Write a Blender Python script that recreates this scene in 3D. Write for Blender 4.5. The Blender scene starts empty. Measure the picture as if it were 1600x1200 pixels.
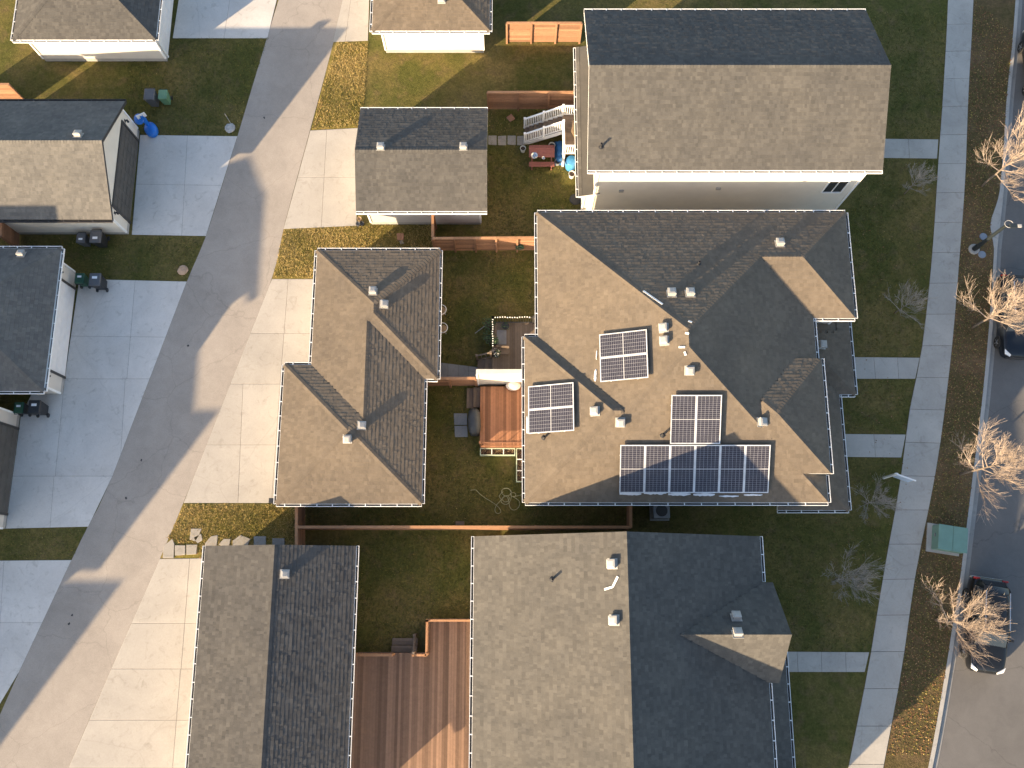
import bpy, math, random
import numpy as np
from mathutils import Vector, Matrix
random.seed(7); RNG = np.random.default_rng(7)
R = math.radians
scene = bpy.context.scene
COL = scene.collection

# ------------------------------------------------------------------ camera, sky, sun, exposure
CAM_H = 46.0; FPX = 1370.0; TILT = math.atan(320.0 / FPX)
cam_d = bpy.data.cameras.new('camera'); cam = bpy.data.objects.new('camera', cam_d); COL.objects.link(cam)
cam_d.sensor_width = 36.0; cam_d.lens = FPX / 1600.0 * 36.0
cam_d.clip_start = 0.5; cam_d.clip_end = 1000.0
cam.location = (0, 0, CAM_H); cam.rotation_euler = (TILT, 0, 0)
scene.camera = cam

SUN_EL = 17.3; SHADOW_AZ = 41.0           # shadows fall to the east-north-east
sa, se = R(SHADOW_AZ), R(SUN_EL)
LDIR = Vector((math.cos(sa) * math.cos(se), math.sin(sa) * math.cos(se), -math.sin(se)))   # travel of the light
SHX, SHY = math.cos(sa) / math.tan(se), math.sin(sa) / math.tan(se)                           # shadow per metre of height
world = bpy.data.worlds.new('World'); scene.world = world; world.use_nodes = True
wn = world.node_tree.nodes; wl = world.node_tree.links
bg = wn['Background']; sky = wn.new('ShaderNodeTexSky')
sky.sky_type = 'NISHITA'; sky.sun_disc = False
sky.sun_elevation = se; sky.sun_rotation = math.atan2(-LDIR.x, -LDIR.y) % (2 * math.pi)
sky.air_density = 1.0; sky.dust_density = 1.8; sky.ozone_density = 1.0
wl.new(sky.outputs[0], bg.inputs[0]); bg.inputs[1].default_value = 0.118
sun_d = bpy.data.lights.new('sun', 'SUN'); sun = bpy.data.objects.new('sun', sun_d); COL.objects.link(sun)
sun_d.energy = 5.0; sun_d.angle = R(0.53); sun_d.color = (1.0, 0.76, 0.48)
sun.rotation_euler = LDIR.to_track_quat('-Z', 'Y').to_euler()
vs = scene.view_settings
vs.view_transform = 'Standard'; vs.look = 'None'; vs.gamma = 1.0; vs.use_curve_mapping = False
vs.exposure = 1.58

# ------------------------------------------------------------------ helpers
_ct, _st = math.cos(TILT), math.sin(TILT)
def at(px, py, z=0.0):
    """world point seen at pixel (px, py) of the 1600 x 1200 photograph, at height z"""
    u = (px - 800) / FPX; v = (600 - py) / FPX
    dx, dy, dz = u, _st + v * _ct, -_ct + v * _st
    l = (z - CAM_H) / dz
    return Vector((l * dx, l * dy, z))
def X(px, py, z=0.0): return at(px, py, z).x
def Y(px, py, z=0.0): return at(px, py, z).y

def tag(o, label=None, cat=None, group=None, kind=None):
    if label: o['label'] = label
    if cat: o['category'] = cat
    if group: o['group'] = group
    if kind: o['kind'] = kind
    return o
def empty(name, loc=(0, 0, 0), rz=0.0):
    o = bpy.data.objects.new(name, None); COL.objects.link(o)
    o.location = loc; o.rotation_euler = (0, 0, rz); o.empty_display_size = 0.2
    return o
def place(o, parent):
    """parent o keeping its world placement; parents are never scaled"""
    if parent is not None:
        o.parent = parent
    return o
class MB:
    def __init__(self): self.v = []; self.f = []; self.m = []; self.c = []; self.use_c = False
    def vert(self, p): self.v.append((p[0], p[1], p[2])); return len(self.v) - 1
    def face(self, pts, m=0, c=None):
        i0 = len(self.v); self.v.extend([(p[0], p[1], p[2]) for p in pts])
        self.f.append(tuple(range(i0, i0 + len(pts)))); self.m.append(m)
        if c is not None: self.use_c = True
        self.c.append(1.0 if c is None else c)
    def poly(self, idx, m=0): self.f.append(tuple(idx)); self.m.append(m); self.c.append(1.0)
    def box(self, x0, y0, z0, x1, y1, z1, m=0):
        i = len(self.v)
        self.v += [(x0, y0, z0), (x1, y0, z0), (x1, y1, z0), (x0, y1, z0), (x0, y0, z1), (x1, y0, z1), (x1, y1, z1), (x0, y1, z1)]
        for q in ((0, 3, 2, 1), (4, 5, 6, 7), (0, 1, 5, 4), (1, 2, 6, 5), (2, 3, 7, 6), (3, 0, 4, 7)):
            self.f.append(tuple(i + k for k in q)); self.m.append(m); self.c.append(1.0)
        return self
    def bar(self, a, b, w, h, m=0, up=(0, 0, 1)):
        """box bar from a to b, w wide and h high, centred"""
        a, b = Vector(a), Vector(b); d = (b - a).normalized(); upv = Vector(up)
        s = d.cross(upv)
        if s.length < 1e-4: s = d.cross(Vector((1, 0, 0)))
        s.normalize(); n = s.cross(d).normalized()
        i = len(self.v)
        for p in (a, b):
            for (q, r) in ((-1, -1), (1, -1), (1, 1), (-1, 1)):
                self.v.append(tuple(p + s * (q * w / 2) + n * (r * h / 2)))
        for q in ((0, 1, 2, 3), (7, 6, 5, 4), (0, 4, 5, 1), (1, 5, 6, 2), (2, 6, 7, 3), (3, 7, 4, 0)):
            self.f.append(tuple(i + k for k in q)); self.m.append(m); self.c.append(1.0)
        return self
    def tube(self, pts, rad, n=6, m=0, cap=True):
        pts = [Vector(p) for p in pts]; rads = rad if isinstance(rad, (list, tuple)) else [rad] * len(pts)
        rings = []
        ref = Vector((0.31, 0.17, 0.93)).normalized()
        for k, p in enumerate(pts):
            d = (pts[min(k + 1, len(pts) - 1)] - pts[max(k - 1, 0)])
            if d.length < 1e-6: d = Vector((0, 0, 1))
            d.normalize(); s = d.cross(ref)
            if s.length < 1e-3: s = d.cross(Vector((1, 0, 0)))
            s.normalize(); t = d.cross(s)
            i0 = len(self.v)
            for j in range(n):
                a = 2 * math.pi * j / n
                self.v.append(tuple(p + (s * math.cos(a) + t * math.sin(a)) * rads[k]))
            rings.append(i0)
        for k in range(len(pts) - 1):
            for j in range(n):
                self.poly((rings[k] + j, rings[k] + (j + 1) % n, rings[k + 1] + (j + 1) % n, rings[k + 1] + j), m)
        if cap and n > 2:
            self.poly([rings[0] + j for j in reversed(range(n))], m); self.poly([rings[-1] + j for j in range(n)], m)
        return self
    def lathe(self, prof, c=(0, 0, 0), n=16, m=0, sx=1.0, sy=1.0):
        """prof: list of (radius, z)"""
        rings = []
        for (r, z) in prof:
            i0 = len(self.v)
            for j in range(n):
                a = 2 * math.pi * j / n
                self.v.append((c[0] + r * sx * math.cos(a), c[1] + r * sy * math.sin(a), c[2] + z))
            rings.append(i0)
        for k in range(len(prof) - 1):
            for j in range(n):
                self.poly((rings[k] + j, rings[k] + (j + 1) % n, rings[k + 1] + (j + 1) % n, rings[k + 1] + j), m)
        self.poly([rings[0] + j for j in reversed(range(n))], m); self.poly([rings[-1] + j for j in range(n)], m)
        return self
    def prism(self, poly, z0, z1, m=0):
        n = len(poly); i = len(self.v)
        a = sum(poly[k][0] * poly[(k + 1) % n][1] - poly[(k + 1) % n][0] * poly[k][1] for k in range(n))
        if a < 0: poly = poly[::-1]
        self.v += [(p[0], p[1], z0) for p in poly] + [(p[0], p[1], z1) for p in poly]
        self.poly([i + k for k in reversed(range(n))], m); self.poly([i + n + k for k in range(n)], m)
        for k in range(n): self.poly((i + k, i + (k + 1) % n, i + n + (k + 1) % n, i + n + k), m)
        return self
    def mesh(self, name, mats):
        me = bpy.data.meshes.new(name); me.from_pydata(self.v, [], self.f)
        if not isinstance(mats, (list, tuple)): mats = [mats]
        for mt in mats: me.materials.append(mt)
        if len(mats) > 1: me.polygons.foreach_set('material_index', self.m)
        if self.use_c:
            at_ = me.attributes.new('tone', 'FLOAT', 'FACE'); at_.data.foreach_set('value', self.c)
        me.update(); return me
    def build(self, name, mats, parent=None, smooth=False, loc=None):
        me = self.mesh(name, mats)
        if smooth: me.polygons.foreach_set('use_smooth', [True] * len(me.polygons))
        o = bpy.data.objects.new(name, me); COL.objects.link(o)
        if loc is not None: o.location = loc
        if parent is not None: o.parent = parent
        return o
def inst(name, me, loc, parent=None, rz=0.0, rot=None, scale=None):
    o = bpy.data.objects.new(name, me); COL.objects.link(o); o.location = loc
    o.rotation_euler = rot if rot is not None else (0, 0, rz)
    if scale: o.scale = scale
    if parent is not None: o.parent = parent
    return o
def copy_tree(o, parent=None):
    c = o.copy(); COL.objects.link(c); c.parent = parent
    for ch in list(o.children): copy_tree(ch, c)
    return c
def bevel(o, w=0.02, seg=2):
    md = o.modifiers.new('bevel', 'BEVEL'); md.width = w; md.segments = seg; md.limit_method = 'ANGLE'
    return o

def clip(poly, a, b, c):
    """keep the part of a 2D polygon with a*x + b*y + c >= 0"""
    out = []
    n = len(poly)
    for k in range(n):
        p, q = poly[k], poly[(k + 1) % n]
        dp = a * p[0] + b * p[1] + c; dq = a * q[0] + b * q[1] + c
        if dp >= 0: out.append(p)
        if (dp > 0 and dq < 0) or (dp < 0 and dq > 0):
            t = dp / (dp - dq); out.append((p[0] + t * (q[0] - p[0]), p[1] + t * (q[1] - p[1])))
    return out
def area(poly):
    return 0.5 * sum(poly[k][0] * poly[(k + 1) % len(poly)][1] - poly[(k + 1) % len(poly)][0] * poly[k][1] for k in range(len(poly)))

# ------------------------------------------------------------------ materials
def new_mat(name):
    m = bpy.data.materials.new(name); m.use_nodes = True
    nt = m.node_tree; b = nt.nodes['Principled BSDF']
    return m, nt, b
def N(nt, t, **kw):
    n = nt.nodes.new(t)
    for k, v in kw.items(): setattr(n, k, v)
    return n
def coords(nt, scale=1.0, space='geo'):
    if space == 'geo':
        g = N(nt, 'ShaderNodeNewGeometry'); return g.outputs['Position']
    t = N(nt, 'ShaderNodeTexCoord'); return t.outputs['Object']
def noise(nt, co, scale, detail=4.0, rough=0.55, dist=0.0):
    n = N(nt, 'ShaderNodeTexNoise'); n.inputs['Scale'].default_value = scale; n.inputs['Detail'].default_value = detail
    n.inputs['Roughness'].default_value = rough; n.inputs['Distortion'].default_value = dist
    nt.links.new(co, n.inputs['Vector']); return n.outputs['Fac']
def ramp(nt, fac, stops):
    r = N(nt, 'ShaderNodeValToRGB'); e = r.color_ramp.elements
    while len(e) < len(stops): e.new(0.5)
    for k, (p, c) in enumerate(stops):
        e[k].position = p; e[k].color = (c[0], c[1], c[2], 1.0) if len(c) == 3 else c
    nt.links.new(fac, r.inputs[0]); return r.outputs[0]
def mix(nt, fac, a, b, mode='MIX'):
    m = N(nt, 'ShaderNodeMix', data_type='RGBA', blend_type=mode)
    if isinstance(fac, (int, float)): m.inputs[0].default_value = fac
    else: nt.links.new(fac, m.inputs[0])
    for s, v in ((6, a), (7, b)):
        if isinstance(v, (tuple, list)): m.inputs[s].default_value = (v[0], v[1], v[2], 1.0)
        else: nt.links.new(v, m.inputs[s])
    return m.outputs[2]
def math_(nt, op, a, b=None):
    m = N(nt, 'ShaderNodeMath', operation=op)
    for k, v in enumerate((a, b)):
        if v is None: continue
        if isinstance(v, (int, float)): m.inputs[k].default_value = v
        else: nt.links.new(v, m.inputs[k])
    return m.outputs[0]
def bump(nt, b, h, strength=0.3, dist=0.02):
    n = N(nt, 'ShaderNodeBump'); n.inputs['Strength'].default_value = strength; n.inputs['Distance'].default_value = dist
    nt.links.new(h, n.inputs['Height']); nt.links.new(n.outputs[0], b.inputs['Normal'])
def plain(name, col, rough=0.6, metal=0.0, var=0.12, scale=3.0, spec=0.5, bmp=0.0, coat=0.0):
    m, nt, b = new_mat(name)
    co = coords(nt); f = noise(nt, co, scale, 5)
    lo = tuple(c * (1 - var) for c in col); hi = tuple(min(1.0, c * (1 + var)) for c in col)
    nt.links.new(ramp(nt, f, [(0.3, lo), (0.7, hi)]), b.inputs['Base Color'])
    b.inputs['Roughness'].default_value = rough; b.inputs['Metallic'].default_value = metal
    b.inputs['Specular IOR Level'].default_value = spec; b.inputs['Coat Weight'].default_value = coat
    if bmp: bump(nt, b, noise(nt, co, scale * 12, 4), bmp, 0.01)
    return m
def shingle_mat(name, c0, c1, c2):
    m, nt, b = new_mat(name)
    a = N(nt, 'ShaderNodeAttribute', attribute_name='tone')
    co = coords(nt)
    col = ramp(nt, a.outputs['Fac'], [(0.0, c0), (0.5, c1), (1.0, c2)])
    g = noise(nt, co, 30.0, 4, 0.75)
    col = mix(nt, 0.5, col, ramp(nt, g, [(0.25, (0.45, 0.45, 0.45)), (0.75, (1.0, 1.0, 1.0))]), 'MULTIPLY')
    w = noise(nt, co, 0.55, 4, 0.6)
    col = mix(nt, 0.7, col, ramp(nt, w, [(0.3, (0.70, 0.71, 0.73)), (0.7, (1.04, 1.02, 0.98))]), 'MULTIPLY')
    w2 = noise(nt, co, 2.6, 5, 0.7, 0.8)
    col = mix(nt, 0.5, col, ramp(nt, w2, [(0.3, (0.74, 0.74, 0.74)), (0.68, (1.06, 1.05, 1.03))]), 'MULTIPLY')
    nt.links.new(col, b.inputs['Base Color']); b.inputs['Roughness'].default_value = 0.93
    b.inputs['Specular IOR Level'].default_value = 0.2
    bump(nt, b, g, 0.25, 0.004)
    return m
def concrete_mat(name, c, var=0.16, stain=0.5):
    m, nt, b = new_mat(name); co = coords(nt)
    a = N(nt, 'ShaderNodeObjectInfo')
    f1 = noise(nt, co, 0.45, 6, 0.65, 0.6); f2 = noise(nt, co, 14.0, 4, 0.7); f3 = noise(nt, co, 2.2, 5, 0.6, 1.2)
    col = ramp(nt, f1, [(0.3, tuple(x * (1 - var) for x in c)), (0.72, tuple(x * (1 + var * 0.6) for x in c))])
    col = mix(nt, 0.35, col, ramp(nt, f2, [(0.3, (0.72, 0.72, 0.72)), (0.7, (1, 1, 1))]), 'MULTIPLY')
    col = mix(nt, stain, col, ramp(nt, f3, [(0.28, (0.62, 0.61, 0.58)), (0.42, (0.95, 0.95, 0.94)), (0.8, (1, 1, 1))]), 'MULTIPLY')
    v = N(nt, 'ShaderNodeTexVoronoi', feature='DISTANCE_TO_EDGE'); v.inputs['Scale'].default_value = 0.09
    wv = N(nt, 'ShaderNodeVectorMath', operation='ADD'); nz = N(nt, 'ShaderNodeTexNoise'); nz.inputs['Scale'].default_value = 0.35; nz.inputs['Detail'].default_value = 8
    nt.links.new(co, nz.inputs['Vector']); nt.links.new(co, wv.inputs[0]); nt.links.new(nz.outputs['Color'], wv.inputs[1]); nt.links.new(wv.outputs[0], v.inputs['Vector'])
    col = mix(nt, 0.12, col, ramp(nt, v.outputs['Distance'], [(0.0, (0.3, 0.29, 0.27)), (0.0025, (1, 1, 1))]), 'MULTIPLY')
    f5 = noise(nt, co, 0.9, 3, 0.5, 2.5)
    col = mix(nt, stain * 0.7, col, ramp(nt, f5, [(0.24, (0.60, 0.58, 0.54)), (0.36, (1, 1, 1))]), 'MULTIPLY')
    col = mix(nt, 0.16, col, ramp(nt, a.outputs['Random'], [(0, (0.5, 0.5, 0.5)), (1, (1, 1, 1))]), 'MULTIPLY')
    nt.links.new(col, b.inputs['Base Color']); b.inputs['Roughness'].default_value = 0.88
    b.inputs['Specular IOR Level'].default_value = 0.3
    bump(nt, b, f2, 0.15, 0.004); return m
def asphalt_mat(name, c, crack=0.4):
    m, nt, b = new_mat(name); co = coords(nt)
    f1 = noise(nt, co, 0.35, 5, 0.6); f2 = noise(nt, co, 38.0, 3, 0.75); f3 = noise(nt, co, 1.6, 6, 0.7, 0.8)
    v = N(nt, 'ShaderNodeTexVoronoi', feature='DISTANCE_TO_EDGE'); v.inputs['Scale'].default_value = 0.22
    wv = N(nt, 'ShaderNodeVectorMath', operation='ADD'); nz = N(nt, 'ShaderNodeTexNoise'); nz.inputs['Scale'].default_value = 0.9
    nz.inputs['Detail'].default_value = 6
    nt.links.new(co, nz.inputs['Vector']); nt.links.new(co, wv.inputs[0]); nt.links.new(nz.outputs['Color'], wv.inputs[1])
    nt.links.new(wv.outputs[0], v.inputs['Vector'])
    col = ramp(nt, f1, [(0.3, tuple(x * 0.88 for x in c)), (0.7, tuple(x * 1.08 for x in c))])
    col = mix(nt, 0.6, col, ramp(nt, f2, [(0.28, (0.5, 0.5, 0.5)), (0.72, (1.0, 1.0, 1.0))]), 'MULTIPLY')
    col = mix(nt, 0.5, col, ramp(nt, f3, [(0.3, (0.78, 0.78, 0.79)), (0.6, (1, 1, 1))]), 'MULTIPLY')
    col = mix(nt, crack, col, ramp(nt, v.outputs['Distance'], [(0.0, (0.45, 0.45, 0.45)), (0.006, (1, 1, 1))]), 'MULTIPLY')
    nt.links.new(col, b.inputs['Base Color']); b.inputs['Roughness'].default_value = 0.9
    b.inputs['Specular IOR Level'].default_value = 0.3
    bump(nt, b, f2, 0.3, 0.006); return m
def lawn_mat(name, green, dry, soil, dryness=0.5):
    m, nt, b = new_mat(name); co = coords(nt)
    f1 = noise(nt, co, 0.28, 6, 0.62, 0.4); f2 = noise(nt, co, 9.0, 5, 0.75); f3 = noise(nt, co, 1.3, 5, 0.6)
    d = 0.5 - (dryness - 0.5) * 0.35
    col = ramp(nt, f1, [(d - 0.14, dry), (d + 0.12, green)])
    col = mix(nt, ramp(nt, f3, [(0.3, (0.6, 0.6, 0.6)), (0.48, (0, 0, 0))]), col, soil)
    f4 = noise(nt, co, 3.4, 6, 0.7, 0.5)
    col = mix(nt, 0.75, col, ramp(nt, f4, [(0.34, (0.62, 0.66, 0.60)), (0.66, (1.25, 1.2, 1.15))]), 'MULTIPLY')
    col = mix(nt, 0.8, col, ramp(nt, f2, [(0.25, (0.35, 0.36, 0.34)), (0.75, (1.0, 1.0, 1.0))]), 'MULTIPLY')
    nt.links.new(col, b.inputs['Base Color']); b.inputs['Roughness'].default_value = 0.95
    b.inputs['Specular IOR Level'].default_value = 0.1
    bump(nt, b, f2, 0.9, 0.05); return m
def wood_mat(name, c, var=0.3, spec=0.25):
    m, nt, b = new_mat(name); co = coords(nt)
    oi = N(nt, 'ShaderNodeObjectInfo')
    f1 = noise(nt, co, 5.0, 4, 0.6, 1.0); f2 = noise(nt, co, 45.0, 2, 0.6)
    r = ramp(nt, oi.outputs['Random'], [(0.0, tuple(x * (1 - var) for x in c)), (1.0, tuple(x * (1 + var) for x in c))])
    col = mix(nt, 0.45, r, ramp(nt, f1, [(0.3, (0.6, 0.6, 0.6)), (0.7, (1, 1, 1))]), 'MULTIPLY')
    col = mix(nt, 0.25, col, ramp(nt, f2, [(0.3, (0.6, 0.6, 0.6)), (0.7, (1, 1, 1))]), 'MULTIPLY')
    nt.links.new(col, b.inputs['Base Color']); b.inputs['Roughness'].default_value = 0.75
    b.inputs['Specular IOR Level'].default_value = spec; return m
def tone_mat(name, stops, rough=0.9, trans=0.0):
    m, nt, b = new_mat(name)
    a = N(nt, 'ShaderNodeAttribute', attribute_name='tone')
    nt.links.new(ramp(nt, a.outputs['Fac'], stops), b.inputs['Base Color'])
    b.inputs['Roughness'].default_value = rough; b.inputs['Specular IOR Level'].default_value = 0.15
    return m
M = {}
M['sh_brown'] = shingle_mat('shingle_brown', (0.176, 0.143, 0.108), (0.200, 0.162, 0.123), (0.228, 0.186, 0.142))
M['sh_grey'] = shingle_mat('shingle_grey', (0.100, 0.095, 0.088), (0.122, 0.116, 0.107), (0.150, 0.142, 0.130))
M['sh_dark'] = shingle_mat('shingle_charcoal', (0.084, 0.081, 0.078), (0.104, 0.100, 0.096), (0.130, 0.125, 0.119))
M['sh_light'] = shingle_mat('shingle_light', (0.150, 0.143, 0.132), (0.178, 0.169, 0.155), (0.212, 0.200, 0.183))
M['deck'] = plain('roof_deck', (0.07, 0.066, 0.06), 0.9)
M['soffit'] = plain('soffit', (0.62, 0.61, 0.58), 0.7)
M['white'] = plain('white_metal', (0.78, 0.78, 0.77), 0.45, var=0.06)
M['white_wood'] = plain('white_vinyl', (0.80, 0.80, 0.79), 0.5, var=0.05)
M['dirt'] = plain('gutter_debris', (0.035, 0.032, 0.03), 0.9, var=0.4, scale=9)
M['vent'] = plain('vent_metal', (0.36, 0.345, 0.32), 0.5, var=0.08)
M['pipe'] = plain('vent_pipe', (0.022, 0.022, 0.024), 0.6)
M['siding_cream'] = plain('siding_cream', (0.70, 0.65, 0.56), 0.6, var=0.05, scale=1.2)
M['siding_grey'] = plain('siding_grey', (0.50, 0.48, 0.45), 0.6, var=0.05, scale=1.2)
M['siding_beige'] = plain('siding_beige', (0.60, 0.56, 0.50), 0.6, var=0.05, scale=1.2)
M['stucco'] = plain('stucco_white', (0.56, 0.53, 0.48), 0.8, var=0.05, bmp=0.3)
M['found'] = plain('foundation', (0.36, 0.35, 0.33), 0.9)
M['trim_dark'] = plain('trim_dark', (0.05, 0.047, 0.045), 0.5)
M['door_dark'] = plain('garage_door_brown', (0.085, 0.08, 0.072), 0.55, var=0.2, scale=2)
M['door_white'] = plain('garage_door_white', (0.74, 0.73, 0.72), 0.5, var=0.05)
M['concrete'] = concrete_mat('concrete_drive', (0.44, 0.405, 0.36), 0.12, 0.5)
M['concrete_shade_lift'] = concrete_mat('concrete_shade_lift', (0.64, 0.605, 0.565), 0.14, 0.6)  # driveway concrete lightened in colour to brighten the shaded west driveways
M['concrete_walk'] = concrete_mat('concrete_walk', (0.46, 0.43, 0.385))
M['kerb'] = concrete_mat('concrete_kerb', (0.40, 0.385, 0.36))
M['pan'] = concrete_mat('concrete_pan', (0.27, 0.26, 0.245))
M['joint'] = plain('joint_dirt', (0.10, 0.09, 0.075), 0.95, var=0.4, scale=8)
M['alley'] = asphalt_mat('asphalt_alley', (0.40, 0.355, 0.31), 0.3)
M['road'] = asphalt_mat('asphalt_road', (0.165, 0.157, 0.15), 0.4)
M['lawn'] = lawn_mat('lawn', (0.118, 0.118, 0.034), (0.240, 0.180, 0.070), (0.205, 0.145, 0.078), 0.58)
M['lawn_dry'] = lawn_mat('lawn_dry', (0.22, 0.185, 0.045), (0.46, 0.33, 0.13), (0.38, 0.26, 0.12), 0.6)
M['verge'] = lawn_mat('verge_grass', (0.14, 0.108, 0.05), (0.245, 0.16, 0.095), (0.19, 0.12, 0.076), 0.7)
M['tuft'] = tone_mat('grass_blades', [(0.0, (0.055, 0.068, 0.016)), (0.45, (0.120, 0.128, 0.034)), (0.75, (0.24, 0.19, 0.052)), (1.0, (0.52, 0.38, 0.16))])
M['leaf'] = tone_mat('dry_leaves', [(0.0, (0.13, 0.06, 0.03)), (0.5, (0.21, 0.11, 0.055)), (1.0, (0.36, 0.23, 0.12))])
M['fence'] = wood_mat('fence_cedar', (0.34, 0.185, 0.11), 0.28)
M['fence_top'] = wood_mat('fence_cap', (0.44, 0.235, 0.125), 0.15)
M['deck_red'] = wood_mat('deck_cedar', (0.31, 0.15, 0.085), 0.38)
M['deck_brown'] = wood_mat('deck_stain_brown', (0.25, 0.155, 0.105), 0.36)
M['deck_grey'] = wood_mat('deck_weathered', (0.19, 0.145, 0.11), 0.2)
M['bark'] = plain('bark_trunk', (0.17, 0.135, 0.105), 0.9, var=0.25, scale=12)
M['twig'] = plain('bark_twigs', (0.34, 0.27, 0.215), 0.85, var=0.2, scale=6)
M['twig_grey'] = plain('bark_twigs_grey', (0.33, 0.30, 0.27), 0.85, var=0.2, scale=6)
M['black'] = plain('black_plastic', (0.022, 0.024, 0.028), 0.5, var=0.2)
M['grey_plastic'] = plain('grey_plastic', (0.085, 0.09, 0.10), 0.5)
M['green_plastic'] = plain('green_plastic', (0.018, 0.075, 0.045), 0.5)
M['pale_green'] = plain('pale_green_plastic', (0.12, 0.24, 0.14), 0.5)
M['blue_plastic'] = plain('blue_plastic', (0.012, 0.15, 0.55), 0.4, var=0.1)
M['blue_drum'] = plain('blue_drum', (0.06, 0.26, 0.52), 0.45, var=0.15)
M['tarp'] = plain('blue_tarp', (0.035, 0.16, 0.37), 0.55, var=0.3, scale=5, bmp=0.5)
M['sticker'] = plain('sticker', (0.75, 0.77, 0.8), 0.5)
M['box_green'] = plain('utility_green', (0.14, 0.25, 0.205), 0.45, var=0.08)
M['paint_black'] = plain('car_paint_black', (0.008, 0.009, 0.011), 0.3, var=0.1, coat=0.35, spec=0.3)
M['paint_blue'] = plain('car_paint_navy', (0.008, 0.011, 0.017), 0.3, var=0.1, coat=0.35, spec=0.3)
M['glass'] = plain('tinted_glass', (0.018, 0.022, 0.027), 0.06, var=0.05, spec=0.8)
M['windscreen'] = plain('windscreen_glass', (0.02, 0.025, 0.03), 0.05, var=0.05, spec=0.6)
M['win_glass'] = plain('window_glass', (0.035, 0.04, 0.05), 0.06, var=0.05, spec=0.8)
M['tyre'] = plain('tyre', (0.018, 0.018, 0.018), 0.85)
M['rim'] = plain('rim', (0.40, 0.40, 0.41), 0.35, metal=0.8)
M['lamp_white'] = plain('lens_clear', (0.62, 0.63, 0.64), 0.15)
M['lamp_red'] = plain('lens_red', (0.35, 0.03, 0.025), 0.2)
M['chrome'] = plain('chrome', (0.6, 0.6, 0.6), 0.2, metal=0.9)
M['cell'] = plain('solar_cell', (0.034, 0.032, 0.044), 0.25, var=0.1, spec=0.3)
M['backsheet'] = plain('solar_backsheet', (0.42, 0.42, 0.43), 0.4)
M['alu'] = plain('solar_frame', (0.66, 0.66, 0.66), 0.4, metal=0.3)
M['snow'] = plain('old_snow', (0.80, 0.81, 0.83), 0.7, var=0.06, bmp=0.4)
M['sealant'] = plain('flashing_white', (0.78, 0.77, 0.74), 0.5)
M['stone'] = concrete_mat('paver_stone', (0.36, 0.33, 0.29))
M['paver_grey'] = concrete_mat('paver_grey', (0.27, 0.28, 0.29))
M['brick'] = plain('red_paver', (0.33, 0.17, 0.11), 0.85)
M['soil'] = plain('garden_soil', (0.065, 0.042, 0.030), 0.95, var=0.35, scale=14, bmp=0.6)
M['pvc_green'] = plain('bed_edging', (0.42, 0.50, 0.38), 0.5)
M['hose'] = plain('hose', (0.34, 0.33, 0.19), 0.5)
M['cover'] = plain('grill_cover', (0.038, 0.044, 0.05), 0.6, var=0.25, scale=4)
M['table_red'] = wood_mat('table_red', (0.30, 0.115, 0.095), 0.15)
M['bucket'] = plain('bucket_white', (0.70, 0.70, 0.66), 0.5)
M['rattan'] = plain('rattan', (0.30, 0.21, 0.12), 0.8)
M['plant'] = plain('plant_leaf', (0.045, 0.085, 0.03), 0.7, var=0.4, scale=10)
M['flower'] = plain('flower_white', (0.55, 0.50, 0.47), 0.7)
M['rock'] = plain('rock_grey', (0.36, 0.36, 0.36), 0.9, var=0.25, scale=6, bmp=0.5)
M['rock_pink'] = plain('rock_pink', (0.42, 0.29, 0.20), 0.9, var=0.2, scale=6, bmp=0.5)
M['lamp_post'] = plain('lamp_post_paint', (0.018, 0.024, 0.027), 0.45)
M['lid_blue'] = plain('valve_lid', (0.20, 0.23, 0.28), 0.7)
M['sign_blue'] = plain('sign_face', (0.42, 0.52, 0.66), 0.5, var=0.1, scale=5)
M['mat_grey'] = plain('outdoor_mat', (0.22, 0.22, 0.23), 0.95)
M['ac'] = plain('ac_casing', (0.30, 0.31, 0.32), 0.6)

# ------------------------------------------------------------------ the ground, alley, street
kerb_px = [(1600, -260), (1590, -60), (1583, 50), (1573, 150), (1568, 230), (1561, 305), (1555, 325), (1549, 340), (1547, 352), (1549, 366), (1553, 385), (1550, 440), (1546, 500),
           (1537, 600), (1528, 680), (1519, 750), (1508, 840), (1497, 925), (1487, 985), (1477, 1050), (1450, 1200), (1400, 1420)]
kerb_in = [at(x, y) for x, y in kerb_px]
def smooth_line(pts, step=0.6):
    """resample a polyline with a Catmull-Rom curve"""
    out = []
    for k in range(len(pts) - 1):
        p0 = pts[max(k - 1, 0)]; p1 = pts[k]; p2 = pts[k + 1]; p3 = pts[min(k + 2, len(pts) - 1)]
        n = max(1, int((p2 - p1).length / step))
        for j in range(n):
            t = j / n
            out.append(0.5 * ((2 * p1) + (p2 - p0) * t + (2 * p0 - 5 * p1 + 4 * p2 - p3) * t * t + (3 * p1 - p0 - 3 * p2 + p3) * t ** 3))
    out.append(pts[-1]); return out
kerb_line = smooth_line(kerb_in, 0.5)
def offset_line(line, d):
    out = []
    for k, p in enumerate(line):
        a = line[max(k - 1, 0)]; b = line[min(k + 1, len(line) - 1)]
        t = (b - a).normalized(); n = Vector((-t.y, t.x, 0))    # line runs north to south: n points east
        out.append(p + n * d)
    return out
kerb_top = kerb_line
straight_px = [(1600, -260), (1590, -60), (1583, 50), (1573, 150), (1568, 230), (1562, 305), (1557, 352), (1553, 385), (1550, 440), (1546, 500), (1537, 600), (1528, 680), (1519, 750), (1508, 840), (1497, 925), (1487, 985), (1477, 1050), (1450, 1200), (1400, 1420)]
straight = smooth_line([at(x, y) for x, y in straight_px], 0.5)
ROADZ = -0.13
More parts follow.
